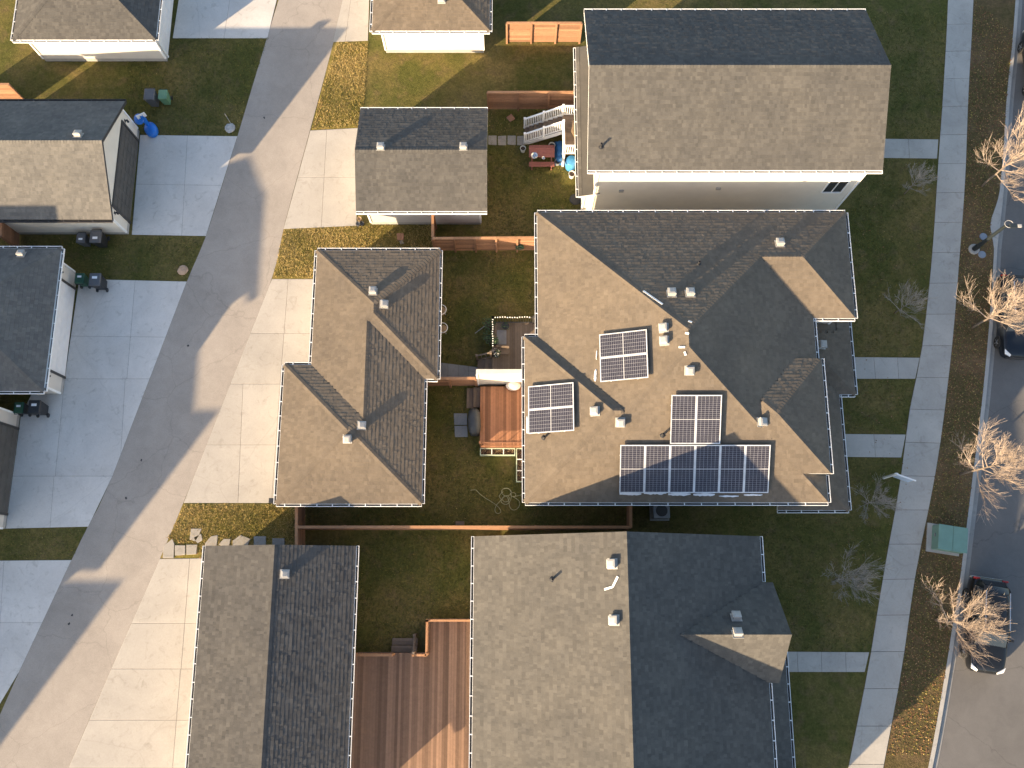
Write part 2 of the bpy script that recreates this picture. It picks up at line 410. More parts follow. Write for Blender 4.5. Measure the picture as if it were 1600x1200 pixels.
def strip(mb, la, lb, za, zb, m=0):
    for k in range(len(la) - 1):
        mb.face([(la[k].x, la[k].y, za), (la[k + 1].x, la[k + 1].y, za), (lb[k + 1].x, lb[k + 1].y, zb), (lb[k].x, lb[k].y, zb)], m)
def resample(line, n):
    L = [0.0]
    for k in range(1, len(line)): L.append(L[-1] + (line[k] - line[k - 1]).length)
    out = []
    for j in range(n):
        s = L[-1] * j / (n - 1); k = max(i for i in range(len(L)) if L[i] <= s + 1e-9); k = min(k, len(line) - 2)
        t = (s - L[k]) / max(1e-9, L[k + 1] - L[k]); out.append(line[k] + (line[k + 1] - line[k]) * t)
    return out
NK = 140
kA = resample(kerb_line, NK)
mb = MB()
far_n, far_s = 170.0, -170.0
left = [Vector((-170, p.y, 0)) for p in kA]
strip(mb, left, kA, 0, 0)
mb.face([(-170, far_n, 0), (kA[0].x, far_n, 0), (kA[0].x, kA[0].y, 0), (-170, kA[0].y, 0)])
mb.face([(-170, kA[-1].y, 0), (kA[-1].x, kA[-1].y, 0), (kA[-1].x, far_s, 0), (-170, far_s, 0)])
tag(mb.build('ground', M['lawn']), kind='structure')
# street: kerb, gutter pan, asphalt, far side
kS = resample(straight, NK)
k1 = kA; k1b = offset_line(kS, 0.20)
gut = offset_line(kS, 0.48); mb = MB()
strip(mb, k1, k1b, 0.012, 0.012); strip(mb, k1b, k1b, 0.012, ROADZ + 0.02)
tag(mb.build('kerb', M['kerb']), kind='structure')
mb = MB(); strip(mb, k1b, gut, ROADZ + 0.022, ROADZ + 0.012)
tag(mb.build('gutter_pan', M['pan']), kind='structure')
roadE = offset_line(kS, 9.4); mb = MB()
strip(mb, offset_line(kS, 0.15), roadE, ROADZ, ROADZ)
mb.face([(kA[0].x, far_n, ROADZ), (roadE[0].x, far_n, ROADZ), (roadE[0].x, roadE[0].y, ROADZ), (kA[0].x, kA[0].y, ROADZ)])
mb.face([(kA[-1].x, kA[-1].y, ROADZ), (roadE[-1].x, roadE[-1].y, ROADZ), (roadE[-1].x, far_s, ROADZ), (kA[-1].x, far_s, ROADZ)])
tag(mb.build('road', M['road']), kind='structure')
mb = MB(); far = [Vector((170, p.y, 0)) for p in roadE]
strip(mb, roadE, far, 0.0, 0.0); strip(mb, roadE, roadE, ROADZ, 0.0)
tag(mb.build('far_verge', M['verge']), kind='structure')

# sidewalk in slabs
swl = smooth_line([at(x, y) for x, y in ((1488, -240), (1481, 0), (1473, 150), (1466, 250), (1456, 400), (1440, 545), (1421, 640), (1405, 760), (1385, 870), (1370, 960), (1355, 1050), (1325, 1200), (1290, 1380))], 0.4)
swr = smooth_line([at(x, y) for x, y in ((1530, -240), (1521, 0), (1513, 150), (1508, 280), (1497, 430), (1486, 555), (1468, 700), (1450, 800), (1430, 900), (1408, 1050), (1380, 1200), (1347, 1380))], 0.4)
def y_at(line, y):
    for k in range(len(line) - 1):
        if line[k].y >= y >= line[k + 1].y:
            t = (line[k].y - y) / (line[k].y - line[k + 1].y); return line[k] + (line[k + 1] - line[k]) * t
    return line[-1]
mb = MB(); n = 90
sl, sr = resample(swl, n), resample(swr, n); strip(mb, sl, sr, 0.006, 0.006)
sidewalk = tag(mb.build('sidewalk', M['joint']), kind='structure')
def slab_mesh(poly, z0, z1, name, mat, parent, gap=0.010):
    """a slab from a convex polygon, its joint gap taken off all round, with a small bevelled arris"""
    if area(poly) < 0: poly = poly[::-1]
    def inset(p_, g):
        q_ = p_; n_ = len(p_)
        for k in range(n_):
            ax, ay = p_[k]; bx, by = p_[(k + 1) % n_]; l = math.hypot(bx - ax, by - ay)
            if l < 1e-6: continue
            nx, ny = -(by - ay) / l, (bx - ax) / l
            q_ = clip(q_, nx, ny, -(nx * ax + ny * ay) - g)
            if len(q_) < 3: return None
        return q_
    a_ = inset(poly, gap)
    if not a_ or len(a_) < 3 or abs(area(a_)) < 0.05: return None
    cx = sum(p[0] for p in a_) / len(a_); cy = sum(p[1] for p in a_) / len(a_)
    b_ = [(p[0] + (cx - p[0]) * 0.01, p[1] + (cy - p[1]) * 0.01) for p in a_]
    m_ = MB(); k_ = len(a_)
    for i in range(k_):
        j = (i + 1) % k_
        m_.face([(a_[i][0] - cx, a_[i][1] - cy, z0), (a_[j][0] - cx, a_[j][1] - cy, z0), (a_[j][0] - cx, a_[j][1] - cy, z1 - 0.006), (a_[i][0] - cx, a_[i][1] - cy, z1 - 0.006)])
        m_.face([(a_[i][0] - cx, a_[i][1] - cy, z1 - 0.006), (a_[j][0] - cx, a_[j][1] - cy, z1 - 0.006), (b_[j][0] - cx, b_[j][1] - cy, z1), (b_[i][0] - cx, b_[i][1] - cy, z1)])
    m_.face([(p[0] - cx, p[1] - cy, z1) for p in b_])
    return m_.build(name, mat, parent, loc=(cx, cy, 0))
nsw = 34
ra, rb = resample(swl, nsw), resample(swr, nsw)
for k in range(nsw - 1):
    dz = random.uniform(-0.004, 0.004)
    slab_mesh([(ra[k].x, ra[k].y), (rb[k].x, rb[k].y), (rb[k + 1].x, rb[k + 1].y), (ra[k + 1].x, ra[k + 1].y)], 0.0, 0.03 + dz, 'slab', M['concrete_walk'], sidewalk, 0.009)

# verge between the sidewalk and the kerb
vl, vr = resample(swr, 80), resample(kerb_line, 160)
mb = MB()
ys = [vl[k].y for k in range(len(vl))]
va = [y_at(swr, y) for y in ys]; vb = [y_at(kerb_line, y) for y in ys]
for p in vb: p.x -= 0.0
strip(mb, va, vb, 0.004, 0.004)
tag(mb.build('verge', M['verge']), kind='structure')

# alley
al_l = smooth_line([at(x, y) for x, y in ((460, -80), (420, 50), (390, 150), (371, 213), (322, 369), (292, 440), (175, 745), (137, 823), (112, 875), (30, 1050), (-35, 1200), (-110, 1400))], 0.8)
al_r = smooth_line([at(x, y) for x, y in ((555, -80), (525, 50), (499, 150), (484, 205), (443, 357), (425, 435), (345, 640), (286, 787), (250, 873), (172, 1050), (107, 1200), (25, 1400))], 0.8)
mb = MB(); strip(mb, resample(al_l, 60), resample(al_r, 60), 0.010, 0.010)
n0, n1 = al_l[0], al_r[0]; s0, s1 = al_l[-1], al_r[-1]
mb.face([(n0.x + 18, n0.y + 60, 0.01), (n1.x + 18, n1.y + 60, 0.01), (n1.x, n1.y, 0.01), (n0.x, n0.y, 0.01)])
mb.face([(s0.x, s0.y, 0.01), (s1.x, s1.y, 0.01), (s1.x - 18, s1.y - 50, 0.01), (s0.x - 18, s0.y - 50, 0.01)])
alley = tag(mb.build('alley', M['alley']), kind='structure')

for k_, poly_ in enumerate(([(500, 150), (487, 203), (566, 200), (575, 60), (525, 50)], [(443, 358), (557, 353), (640, 352), (600, 400), (497, 400), (493, 436), (425, 436)], [(286, 787), (470, 787), (440, 845), (330, 872), (250, 873), (268, 830)])):
    mb = MB(); mb.face([(q_.x, q_.y, 0.005) for q_ in [at(*v_) for v_ in poly_]][::-1]); tag(mb.build('grass_strip', M['lawn_dry']), kind='structure')
def paved(name, poly_px, cuts_px, mat, z=0.024, gap=0.006):
    """a paved area cut into slabs along straight joints (pixel lines)"""
    poly = [tuple(at(x, y)[:2]) for x, y in poly_px]
    if area(poly) < 0: poly = poly[::-1]
    mb_ = MB(); mb_.face([(p[0], p[1], 0.014) for p in poly])
    base = tag(mb_.build(name, M['joint']), kind='structure')
    pieces = [poly]
    for (a, b) in cuts_px:
        pa, pb = at(*a), at(*b); nx, ny = -(pb.y - pa.y), pb.x - pa.x; c = -(nx * pa.x + ny * pa.y)
        nxt = []
        for p in pieces:
            for s in (1, -1):
                q = clip(p, s * nx, s * ny, s * c)
                if len(q) >= 3 and abs(area(q)) > 0.04: nxt.append(q)
        pieces = nxt
    for p in pieces: slab_mesh(p, 0.0, z + random.uniform(-0.0015, 0.0015), 'slab', mat, base, gap)
    return base
def on_l(y): return None

# ------------------------------------------------------------------ roofs and buildings
SIDES = 'WESN'
def blk(x0, y0, x1, y1, ez, W=None, E=None, S=None, N_=None, wall=True, oh=0.42, gut='WESN', bz=0.0, ohy=None):
    return dict(r=(x0, y0, x1, y1), ez=ez, p={'W': W, 'E': E, 'S': S, 'N': N_}, wall=wall, oh=oh, gut=gut, bz=bz, ohy=oh if ohy is None else ohy)
def plane_val(b, s, x, y):
    x0, y0, x1, y1 = b['r']; p = b['p'][s]
    return b['ez'] + p * {'W': x - x0, 'E': x1 - x, 'S': y - y0, 'N': y1 - y}[s]
def hgt(b, x, y, tol=0.0):
    x0, y0, x1, y1 = b['r']
    if x < x0 - tol or x > x1 + tol or y < y0 - tol or y > y1 + tol: return -1e9
    return min(plane_val(b, s, x, y) for s in SIDES if b['p'][s])
def plane_lin(b, s):
    x0, y0, x1, y1 = b['r']; p = b['p'][s]
    return {'W': (p, 0, b['ez'] - p * x0), 'E': (-p, 0, b['ez'] + p * x1), 'S': (0, p, b['ez'] - p * y0), 'N': (0, -p, b['ez'] + p * y1)}[s]
def face_poly(b, s):
    x0, y0, x1, y1 = b['r']; poly = [(x0, y0), (x1, y0), (x1, y1), (x0, y1)]
    A, B, C = plane_lin(b, s)
    for t in SIDES:
        if t == s or not b['p'][t]: continue
        a, bb, c = plane_lin(b, t)
        poly = clip(poly, a - A, bb - B, c - C)
        if len(poly) < 3: return []
    return poly
def to_us(b, s, x, y):
    x0, y0, x1, y1 = b['r']
    return {'W': (y, x - x0), 'E': (y, x1 - x), 'S': (x, y - y0), 'N': (x, y1 - y)}[s]
def from_us(b, s, u, t):
    x0, y0, x1, y1 = b['r']
    return {'W': (x0 + t, u), 'E': (x1 - t, u), 'S': (u, y0 + t), 'N': (u, y1 - t)}[s]
def shingle_face(mb, blocks, bi, s, e=0.185, thick=0.012):
    b = blocks[bi]; poly = face_poly(b, s)
    if len(poly) < 3 or abs(area(poly)) < 0.05: return
    p = b['p'][s]; ep = e * math.cos(math.atan(p))
    us = [to_us(b, s, x, y) for x, y in poly]
    if area(us) < 0: us = us[::-1]
    hp = []
    for k in range(len(us)):
        ax, ay = us[k]; bx, by = us[(k + 1) % len(us)]
        nx, ny = -(by - ay), bx - ax; l = math.hypot(nx, ny)
        if l > 1e-6: hp.append((nx / l, ny / l, -(nx * ax + ny * ay) / l))
    umin, umax = min(q[0] for q in us), max(q[0] for q in us); smax = max(q[1] for q in us)
    others = [(i, o) for i, o in enumerate(blocks) if i != bi]
    j = 0
    while j * ep < smax:
        s0, s1 = j * ep, (j + 1) * ep
        u = umin - random.uniform(0, 0.3)
        while u < umax:
            w = random.choice((0.09, 0.12, 0.15, 0.19, 0.24)); th = thick * random.choice((0.4, 0.7, 1.0, 1.4)); tone = random.betavariate(2.2, 2.2)
            q = [(u, s0), (u + w, s0), (u + w, s1), (u, s1)]
            for (nx, ny, c) in hp:
                if all(nx * a + ny * bb + c >= 0 for a, bb in q): continue
                q = clip(q, nx, ny, c)
                if len(q) < 3: break
            u += w
            if len(q) < 3: continue
            cu = sum(a for a, _ in q) / len(q); cs = sum(t for _, t in q) / len(q)
            cx, cy = from_us(b, s, cu, cs); cz = b['ez'] + p * cs; skip = False
            for i, o in others:
                ho = hgt(o, cx, cy)
                if ho > cz + 0.012: skip = True; break
                if abs(ho - cz) <= 0.012 and i < bi and all(abs(hgt(o, *from_us(b, s, a, t), 1e-4) - (b['ez'] + p * t)) <= 0.012 for a, t in q): skip = True; break
            if skip: continue
            P3 = []
            for (a, t) in q:
                x, y = from_us(b, s, a, t)
                P3.append((x, y, b['ez'] + p * t + 0.003 + 0.0017 * bi + th * (1 - (t - s0) / ep)))
            flip = s in 'WN'
            mb.face(P3[::-1] if flip else P3, 0, tone)
            lo = [(a, t) for (a, t) in q if abs(t - s0) < 1e-5]
            if len(lo) >= 2:
                a0, a1 = min(l[0] for l in lo), max(l[0] for l in lo)
                x0_, y0_ = from_us(b, s, a0, s0); x1_, y1_ = from_us(b, s, a1, s0); zt = b['ez'] + p * s0 + 0.0017 * bi
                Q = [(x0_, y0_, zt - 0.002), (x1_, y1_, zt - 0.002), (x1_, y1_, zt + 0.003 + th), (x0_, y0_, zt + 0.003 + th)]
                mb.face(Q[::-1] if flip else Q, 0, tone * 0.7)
        j += 1
def cap_edges(b):
    """ridge and hip edges of a block"""
    es = []; fp = {s: face_poly(b, s) for s in SIDES if b['p'][s]}
    ks = list(fp)
    for i in range(len(ks)):
        for j in range(i + 1, len(ks)):
            com = []
            for p in fp[ks[i]]:
                for q in fp[ks[j]]:
                    if math.hypot(p[0] - q[0], p[1] - q[1]) < 1e-3 and not any(math.hypot(p[0] - c[0], p[1] - c[1]) < 1e-3 for c in com): com.append(p)
            if len(com) >= 2: es.append((com[0], com[1], ks[i], ks[j]))
    return es
def roof_normal(b, s):
    A, B, C = plane_lin(b, s); return Vector((-A, -B, 1)).normalized()
def caps(mb, blocks, bi):
    b = blocks[bi]
    for (p, q, s, t) in cap_edges(b):
        A = Vector((p[0], p[1], hgt(b, p[0], p[1], 1e-3))); B = Vector((q[0], q[1], hgt(b, q[0], q[1], 1e-3)))
        if B.z < A.z: A, B = B, A                         # lay uphill
        L = (B - A).length
        if L < 0.3: continue
        d = (B - A) / L; k = 0.0
        n1, n2 = roof_normal(b, s), roof_normal(b, t)
        e1 = n1.cross(d); e2 = n2.cross(d)
        mid = (A + B) / 2
        if e1.z > 0 : e1 = -e1
        if e2.z > 0 : e2 = -e2
        # in-plane perpendiculars must point to their own faces
        if e1.z == 0 and e2.z == 0: continue
        up = (n1 + n2).normalized()
        while k < L - 0.05:
            a = A + d * k; c = A + d * min(L, k + 0.2)
            m_ = (a + c) / 2; k += 0.165
            if any(hgt(o, m_.x, m_.y) > m_.z + (0.03 if i > bi else -0.02) for i, o in enumerate(blocks) if i != bi): continue
            hid = False
            for i, o in enumerate(blocks):
                if i == bi: continue
                for e in (e1, e2):
                    q_ = m_ + e * 0.25; ho = hgt(o, q_.x, q_.y)
                    if ho > hgt(b, q_.x, q_.y, 0.05) + 0.03: hid = True
            if hid: continue
            tone = random.betavariate(2, 2) * 0.9; w = 0.15
            a2, c2 = a + up * 0.034, c + up * 0.020
            for e in (e1, e2):
                mb.face([a2, c2, c2 + e * w - up * 0.004, a2 + e * w - up * 0.006], 0, tone)
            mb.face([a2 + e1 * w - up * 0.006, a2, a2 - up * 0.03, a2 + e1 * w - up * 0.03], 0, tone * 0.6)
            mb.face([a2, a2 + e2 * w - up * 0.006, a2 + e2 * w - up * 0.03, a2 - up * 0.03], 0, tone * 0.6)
def deck_block(mb, b, i):
    """roof boards under the shingles, with fascia all round; m 0 deck, 1 fascia, 2 soffit"""
    x0, y0, x1, y1 = b['r']; dz = 0.004 + 0.006 * i; T = 0.19 + 0.004 * i; g = 0.004 * i
    for s in SIDES:
        if not b['p'][s]: continue
        poly = face_poly(b, s)
        if len(poly) < 3: continue
        if area(poly) < 0: poly = poly[::-1]
        def cl(p): return (min(max(p[0], x0 + g), x1 - g), min(max(p[1], y0 + g), y1 - g))
        A, B, C = plane_lin(b, s)
        pp = [cl(p) for p in poly]
        mb.face([(p[0], p[1], A * p[0] + B * p[1] + C - dz) for p in pp], 0)
        mb.face([(p[0], p[1], A * p[0] + B * p[1] + C - T) for p in pp[::-1]], 2)
        for k in range(len(pp)):
            p, q = pp[k], pp[(k + 1) % len(pp)]
            onb = any(abs(p[ax] - v) < 2e-3 and abs(q[ax] - v) < 2e-3 for ax, v in ((0, x0 + g), (0, x1 - g), (1, y0 + g), (1, y1 - g)))
            if onb:
                zp, zq = A * p[0] + B * p[1] + C, A * q[0] + B * q[1] + C
                mb.face([(p[0], p[1], zp - T), (q[0], q[1], zq - T), (q[0], q[1], zq - dz), (p[0], p[1], zp - dz)], 1)
def gutter(blocks, bi, s, parent, mats):
    b = blocks[bi]; x0, y0, x1, y1 = b['r']
    lo, hi = (y0, y1) if s in 'WE' else (x0, x1)
    nx, ny = {'W': (-1, 0), 'E': (1, 0), 'S': (0, -1), 'N': (0, 1)}[s]
    def pt(u, o=0.0):
        x, y = from_us(b, s, u, 0.0); return (x + nx * o, y + ny * o)
    def free(u):
        x, y = pt(u, 0.12)
        for i, o in enumerate(blocks):
            if i == bi: continue
            X0, Y0, X1, Y1 = o['r']
            if X0 < x < X1 and Y0 < y < Y1 and o['ez'] > b['ez'] - 1.5: return False
            xi, yi = pt(u, -0.02)
            ho = hgt(o, xi, yi, 0.01)
            if o['ez'] >= b['ez'] - 0.5 and (ho > b['ez'] + 0.05 or (i < bi and ho > b['ez'] - 0.05)): return False
        return True
    runs = []; u = lo; cur = None
    while u <= hi + 1e-6:
        f = free(min(max(u, lo + 0.03), hi - 0.03))
        if f and cur is None: cur = u
        if not f and cur is not None: runs.append((cur, u)); cur = None
        u += 0.06
    if cur is not None: runs.append((cur, hi))
    W_, H_, t = 0.12, 0.11, 0.014
    for (a, c) in runs:
        if c - a < 0.4: continue
        mb = MB(); z = b['ez'] - 0.02
        def slab(o0, o1, z0, z1, ua, uc, m):
            p, q = pt(ua, o0), pt(uc, o1)
            mb.box(min(p[0], q[0]), min(p[1], q[1]), z0, max(p[0], q[0]), max(p[1], q[1]), z1, m)
        slab(0.008, 0.008 + t, z - H_, z, a, c, 0)
        slab(0.008 + t, W_, z - H_, z - H_ + t, a, c, 0)
        slab(W_ - 0.002, W_ + 0.020, z - H_, z + 0.005, a, c, 0)
        slab(0.03, W_ - 0.005, z - H_ + t, z - H_ + 0.04, a + 0.02, c - 0.02, 1)
        for (e0, e1) in ((a, a + t), (c - t, c)): slab(0.026, W_, z - H_ + t, z, e0, e1, 0)
        k = a + 0.4
        while k < c - 0.3:
            slab(0.0, W_ + 0.01, z + 0.002, z + 0.012, k, k + 0.045, 0); k += random.uniform(0.72, 0.84)
        mb.build('gutter', mats, parent)
def lap_wall(mb, ax, ay, bx, by, z0, z1, nx, ny, peak=None, m=0, lap=0.19, holes=()):
    """lap siding between two ground points, optionally with a gable of height peak over z1; holes are (u0, u1, z0, z1)"""
    L = math.hypot(bx - ax, by - ay); ux, uy = (bx - ax) / L, (by - ay) / L
    def P(u, z, o=0.0): return (ax + ux * u + nx * o, ay + uy * u + ny * o, z)
    top = z1 + (peak or 0); z = z0
    def span(zz):
        if zz <= z1 or not peak: return 0.0, L
        f = (zz - z1) / peak; return L / 2 * f, L - L / 2 * f
    flip = (ux * ny - uy * nx) > 0
    while z < top - 1e-4:
        zz = min(z + lap, top)
        if z < z1 - 1e-4 and zz > z1 and peak: zz = z1
        a0, c0 = span(z); a1, c1 = span(zz)
        q = [P(a0, z, 0.014), P(c0, z, 0.014), P(c1, zz, 0.002), P(a1, zz, 0.002)]
        mb.face(q[::-1] if flip else q, m)
        q = [P(a0, z, 0.0), P(c0, z, 0.0), P(c0, z, 0.014), P(a0, z, 0.014)]
        mb.face(q[::-1] if flip else q, m)
        z = zz
def building(name, label, cat, blocks, shingle, siding, base=None, group=None, ridge=True, shingles=True, fascia='white', gut_mats=None, foundation=0.3):
    root = empty(name, base if base is not None else ((blocks[0]['r'][0] + blocks[0]['r'][2]) / 2, (blocks[0]['r'][1] + blocks[0]['r'][3]) / 2, 0))
    off = -Vector(root.location)
    tag(root, label, cat, group)
    def fix(o): o.location = off; return o
    mb = MB()
    for i, b in enumerate(blocks): deck_block(mb, b, i)
    roof = fix(mb.build('roof', [M[shingle], M[fascia], M['soffit']], root))
    if shingles:
        mb = MB()
        for i, b in enumerate(blocks):
            for s in SIDES:
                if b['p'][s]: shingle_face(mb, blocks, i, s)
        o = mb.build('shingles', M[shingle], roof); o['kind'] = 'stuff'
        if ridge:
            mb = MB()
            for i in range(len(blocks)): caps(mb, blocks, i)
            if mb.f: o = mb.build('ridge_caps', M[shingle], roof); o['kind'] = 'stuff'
    gm = gut_mats or [M['white'], M['dirt']]
    for i, b in enumerate(blocks):
        for s in SIDES:
            if b['p'][s] and s in b['gut']: gutter(blocks, i, s, roof, gm)
    for i, b in enumerate(blocks):
        if not b['wall']: continue
        x0, y0, x1, y1 = b['r']; oh = b['oh'] + 0.012 * i; ohy = b['ohy'] + 0.012 * i; zt = b['ez'] - 0.17
        wx0, wy0, wx1, wy1 = x0 + oh, y0 + ohy, x1 - oh, y1 - ohy
        for s, (ax, ay, bx, by, nx, ny) in (('S', (wx0, wy0, wx1, wy0, 0, -1)), ('E', (wx1, wy0, wx1, wy1, 1, 0)), ('N', (wx1, wy1, wx0, wy1, 0, 1)), ('W', (wx0, wy1, wx0, wy0, -1, 0))):
            mb = MB(); L = math.hypot(bx - ax, by - ay)
            pk = None; z1 = zt + 0.0
            if not b['p'][s]:
                adj = [b['p'][t] for t in SIDES if b['p'][t] and (t in 'WE') == (s in 'SN')]
                if adj: z1 = zt + adj[0] * (oh if s in 'SN' else ohy) - 0.02; pk = adj[0] * L / 2
            else: z1 = zt + b['p'][s] * (ohy if s in 'SN' else oh) - 0.02
            lap_wall(mb, ax, ay, bx, by, b['bz'] + foundation, z1, nx, ny, pk)
            mb.box(min(ax, bx) - 0.0, min(ay, by), b['bz'], max(ax, bx), max(ay, by), b['bz'] + foundation + 0.01, 1) if False else None
            q = [(ax, ay, b['bz']), (bx, by, b['bz']), (bx, by, b['bz'] + foundation), (ax, ay, b['bz'] + foundation)]
            mb.face(q, 1)
            fix(mb.build('wall', [M[siding], M['found']], root))
        for (cx, cy) in ((wx0, wy0), (wx1, wy0), (wx1, wy1), (wx0, wy1)):
            mb = MB(); mb.box(cx - 0.05, cy - 0.05, b['bz'] + foundation, cx + 0.05, cy + 0.05, zt + 0.05)
            fix(mb.build('corner_trim', M['white_wood'], root))
    return root
def under(o, root):
    """make a mesh written in world coordinates a part of root"""
    o.parent = root; o.location = -Vector(root.location); return o
# roof furniture ------------------------------------------------------------
def vent_mesh():
    mb = MB(); w = 0.19
    mb.box(-0.26, -0.26, 0.0, 0.26, 0.26, 0.02)
    mb.box(-w, -w, 0.02, w, w, 0.17)
    i = len(mb.v); h0, h1 = 0.17, 0.30; k = 0.215
    mb.v += [(-k, -k, h0), (k, -k, h0), (k, k, h0), (-k, k, h0), (-k, -k, h0 + 0.09), (k, -k, h0 + 0.09), (k, k, h0 + 0.09), (-k, k, h0 + 0.09), (-.12, -.12, h1), (.12, -.12, h1), (.12, .12, h1), (-.12, .12, h1)]
    for q in ((3, 2, 1, 0), (0, 1, 5, 4), (1, 2, 6, 5), (2, 3, 7, 6), (3, 0, 4, 7), (4, 5, 9, 8), (5, 6, 10, 9), (6, 7, 11, 10), (7, 4, 8, 11), (8, 9, 10, 11)): mb.poly([i + t for t in q])
    return mb.mesh('roof_vent', M['vent'])
VENT = vent_mesh()
def pipe_mesh():
    mb = MB(); mb.lathe([(0.15, 0.0), (0.15, 0.012), (0.075, 0.04), (0.065, 0.05), (0.065, 0.42), (0.045, 0.42), (0.045, 0.36)], n=12)
    return mb.mesh('vent_pipe', M['pipe'])
PIPE = pipe_mesh()
def roof_hit(blocks, px, py):
    """point and slope normal where the ray through a pixel meets the roof"""
    best = None
    z = 12.0
    while z > 0.5:
        p = at(px, py, z)
        for b in blocks:
            if hgt(b, p.x, p.y) >= z:
                s = min((t for t in SIDES if b['p'][t]), key=lambda t: plane_val(b, t, p.x, p.y))
                return p, roof_normal(b, s), s
        z -= 0.01
    return None
def on_roof(root, blocks, kind, px, py, scale=0.86):
    h = roof_hit(blocks, px, py)
    if h is None: return None
    p, n, s = h
    me = VENT if kind == 'vent' else PIPE
    o = bpy.data.objects.new('roof_vent' if kind == 'vent' else 'vent_pipe', me); COL.objects.link(o)
    p = p + Vector((0, 0, 0.02))
    if kind == 'vent':
        q = Vector((0, 0, 1)).rotation_difference(n); o.rotation_mode = 'QUATERNION'; o.rotation_quaternion = q
    o.scale = (scale,) * 3
    o.parent = root; o.location = p - Vector(root.location)
    return o
def wpart(name, root, mats, fn):
    mb = MB(); fn(mb); return under(mb.build(name, mats), root)
def wall_window(root, x, y, z, w, h, face, frame='white_wood', pane='win_glass'):
    """window on a wall; (x, y, z) is its centre on the wall plane, face one of WESN"""
    nx, ny = {'W': (-1, 0), 'E': (1, 0), 'S': (0, -1), 'N': (0, 1)}[face]; tx, ty = -ny, nx
    def bx(mb, u0, u1, z0, z1, o0, o1, m=0):
        xs = sorted((x + tx * u0 + nx * o0, x + tx * u1 + nx * o1)); ys_ = sorted((y + ty * u0 + ny * o0, y + ty * u1 + ny * o1))
        mb.box(xs[0], ys_[0], z + z0, xs[1], ys_[1], z + z1, m)
    def fr(mb):
        t = 0.07
        bx(mb, -w / 2 - t, -w / 2, -h / 2 - t, h / 2 + t, 0.0, 0.06); bx(mb, w / 2, w / 2 + t, -h / 2 - t, h / 2 + t, 0.0, 0.06)
        bx(mb, -w / 2, w / 2, h / 2, h / 2 + t, 0.0, 0.06); bx(mb, -w / 2, w / 2, -h / 2 - t, -h / 2, 0.0, 0.075)
        bx(mb, -0.025, 0.025, -h / 2, h / 2, 0.0, 0.045)
    win = wpart('window', root, M[frame], fr)
    mb = MB(); bx(mb, -w / 2, w / 2, -h / 2, h / 2, 0.005, 0.03); o = mb.build('pane', M[pane]); o.parent = win
    return win
def garage_door(root, x, yc, w, h, face, mat, frame, rows=4, z=0.06, cols=8):
    nx = 1 if face == 'E' else -1
    def bx(mb, y0, y1, z0, z1, o0, o1):
        xs = sorted((x + nx * o0, x + nx * o1)); mb.box(xs[0], y0, z0, xs[1], y1, z1)
    def fr(mb):
        t = 0.12
        bx(mb, yc - w / 2 - t, yc - w / 2, 0.02, z + h + t, 0.0, 0.07); bx(mb, yc + w / 2, yc + w / 2 + t, 0.02, z + h + t, 0.0, 0.07)
        bx(mb, yc - w / 2, yc + w / 2, z + h, z + h + t, 0.0, 0.07)
    door = wpart('garage_door', root, M[frame], fr)
    for r in range(rows):
        mb = MB(); z0 = z + h * r / rows; bx(mb, yc - w / 2, yc + w / 2, z0 + 0.006, z + h * (r + 1) / rows - 0.006, 0.004, 0.022)
        for c in range(cols):
            y0 = yc - w / 2 + w * c / cols; bx(mb, y0 + 0.07, y0 + w / cols - 0.07, z0 + 0.09, z0 + h / rows - 0.09, 0.022, 0.034)
        o = mb.build('panel', M[mat]); o.parent = door
    return door
def wall_lamp(root, x, y, z, face='E'):
    nx = 1 if face == 'E' else -1
    def f(mb):
        mb.box(x, y - 0.06, z - 0.1, x + 0.03 * nx, y + 0.06, z + 0.1) if nx > 0 else mb.box(x - 0.03, y - 0.06, z - 0.1, x, y + 0.06, z + 0.1)
        mb.bar((x + 0.02 * nx, y, z + 0.08), (x + 0.14 * nx, y, z + 0.08), 0.03, 0.03)
        mb.lathe([(0.03, 0.0), (0.055, -0.02), (0.065, -0.2), (0.04, -0.23)], (x + 0.15 * nx, y, z + 0.1), 8)
    return wpart('wall_lamp', root, M['black'], f)

def avg(*v): return sum(v) / len(v)
# --- duplex garage in the middle
gz = 2.7; p = 0.28
MGb = [
    blk(avg(X(495, 390, gz), X(487, 570, gz)), Y(684, 592, gz), avg(X(688, 390, gz), X(683, 592, gz)), Y(590, 391, gz), gz, p, p, p, p),
    blk(avg(X(446, 570, gz), X(430, 787, gz)), Y(540, 787, gz), avg(X(664, 597, gz), X(658, 787, gz)), Y(446, 570, gz), gz, p, p, p, p)]
MGb.append(blk(MGb[0]['r'][0], avg(MGb[1]['r'][1], MGb[1]['r'][3]), MGb[1]['r'][2], avg(MGb[0]['r'][1], MGb[0]['r'][3]), gz, p, p, None, None, wall=False))
MG = building('duplex_garage', 'brown hip roofed duplex garage with two stepped halves beside the alley', 'garage', MGb, 'sh_brown', 'siding_beige')
for v in ((583, 456), (600, 476), (565, 665), (543, 686)): on_roof(MG, MGb, 'vent', *v)
for i, (k, w) in enumerate(((0, 4.9), (1, 5.0))):
    r = MGb[k]['r']; garage_door(MG, r[0] + 0.42 + 0.012 * k - 0.016, (r[1] + r[3]) / 2, w, 2.1, 'W', 'door_white', 'white_wood', z=0.08)
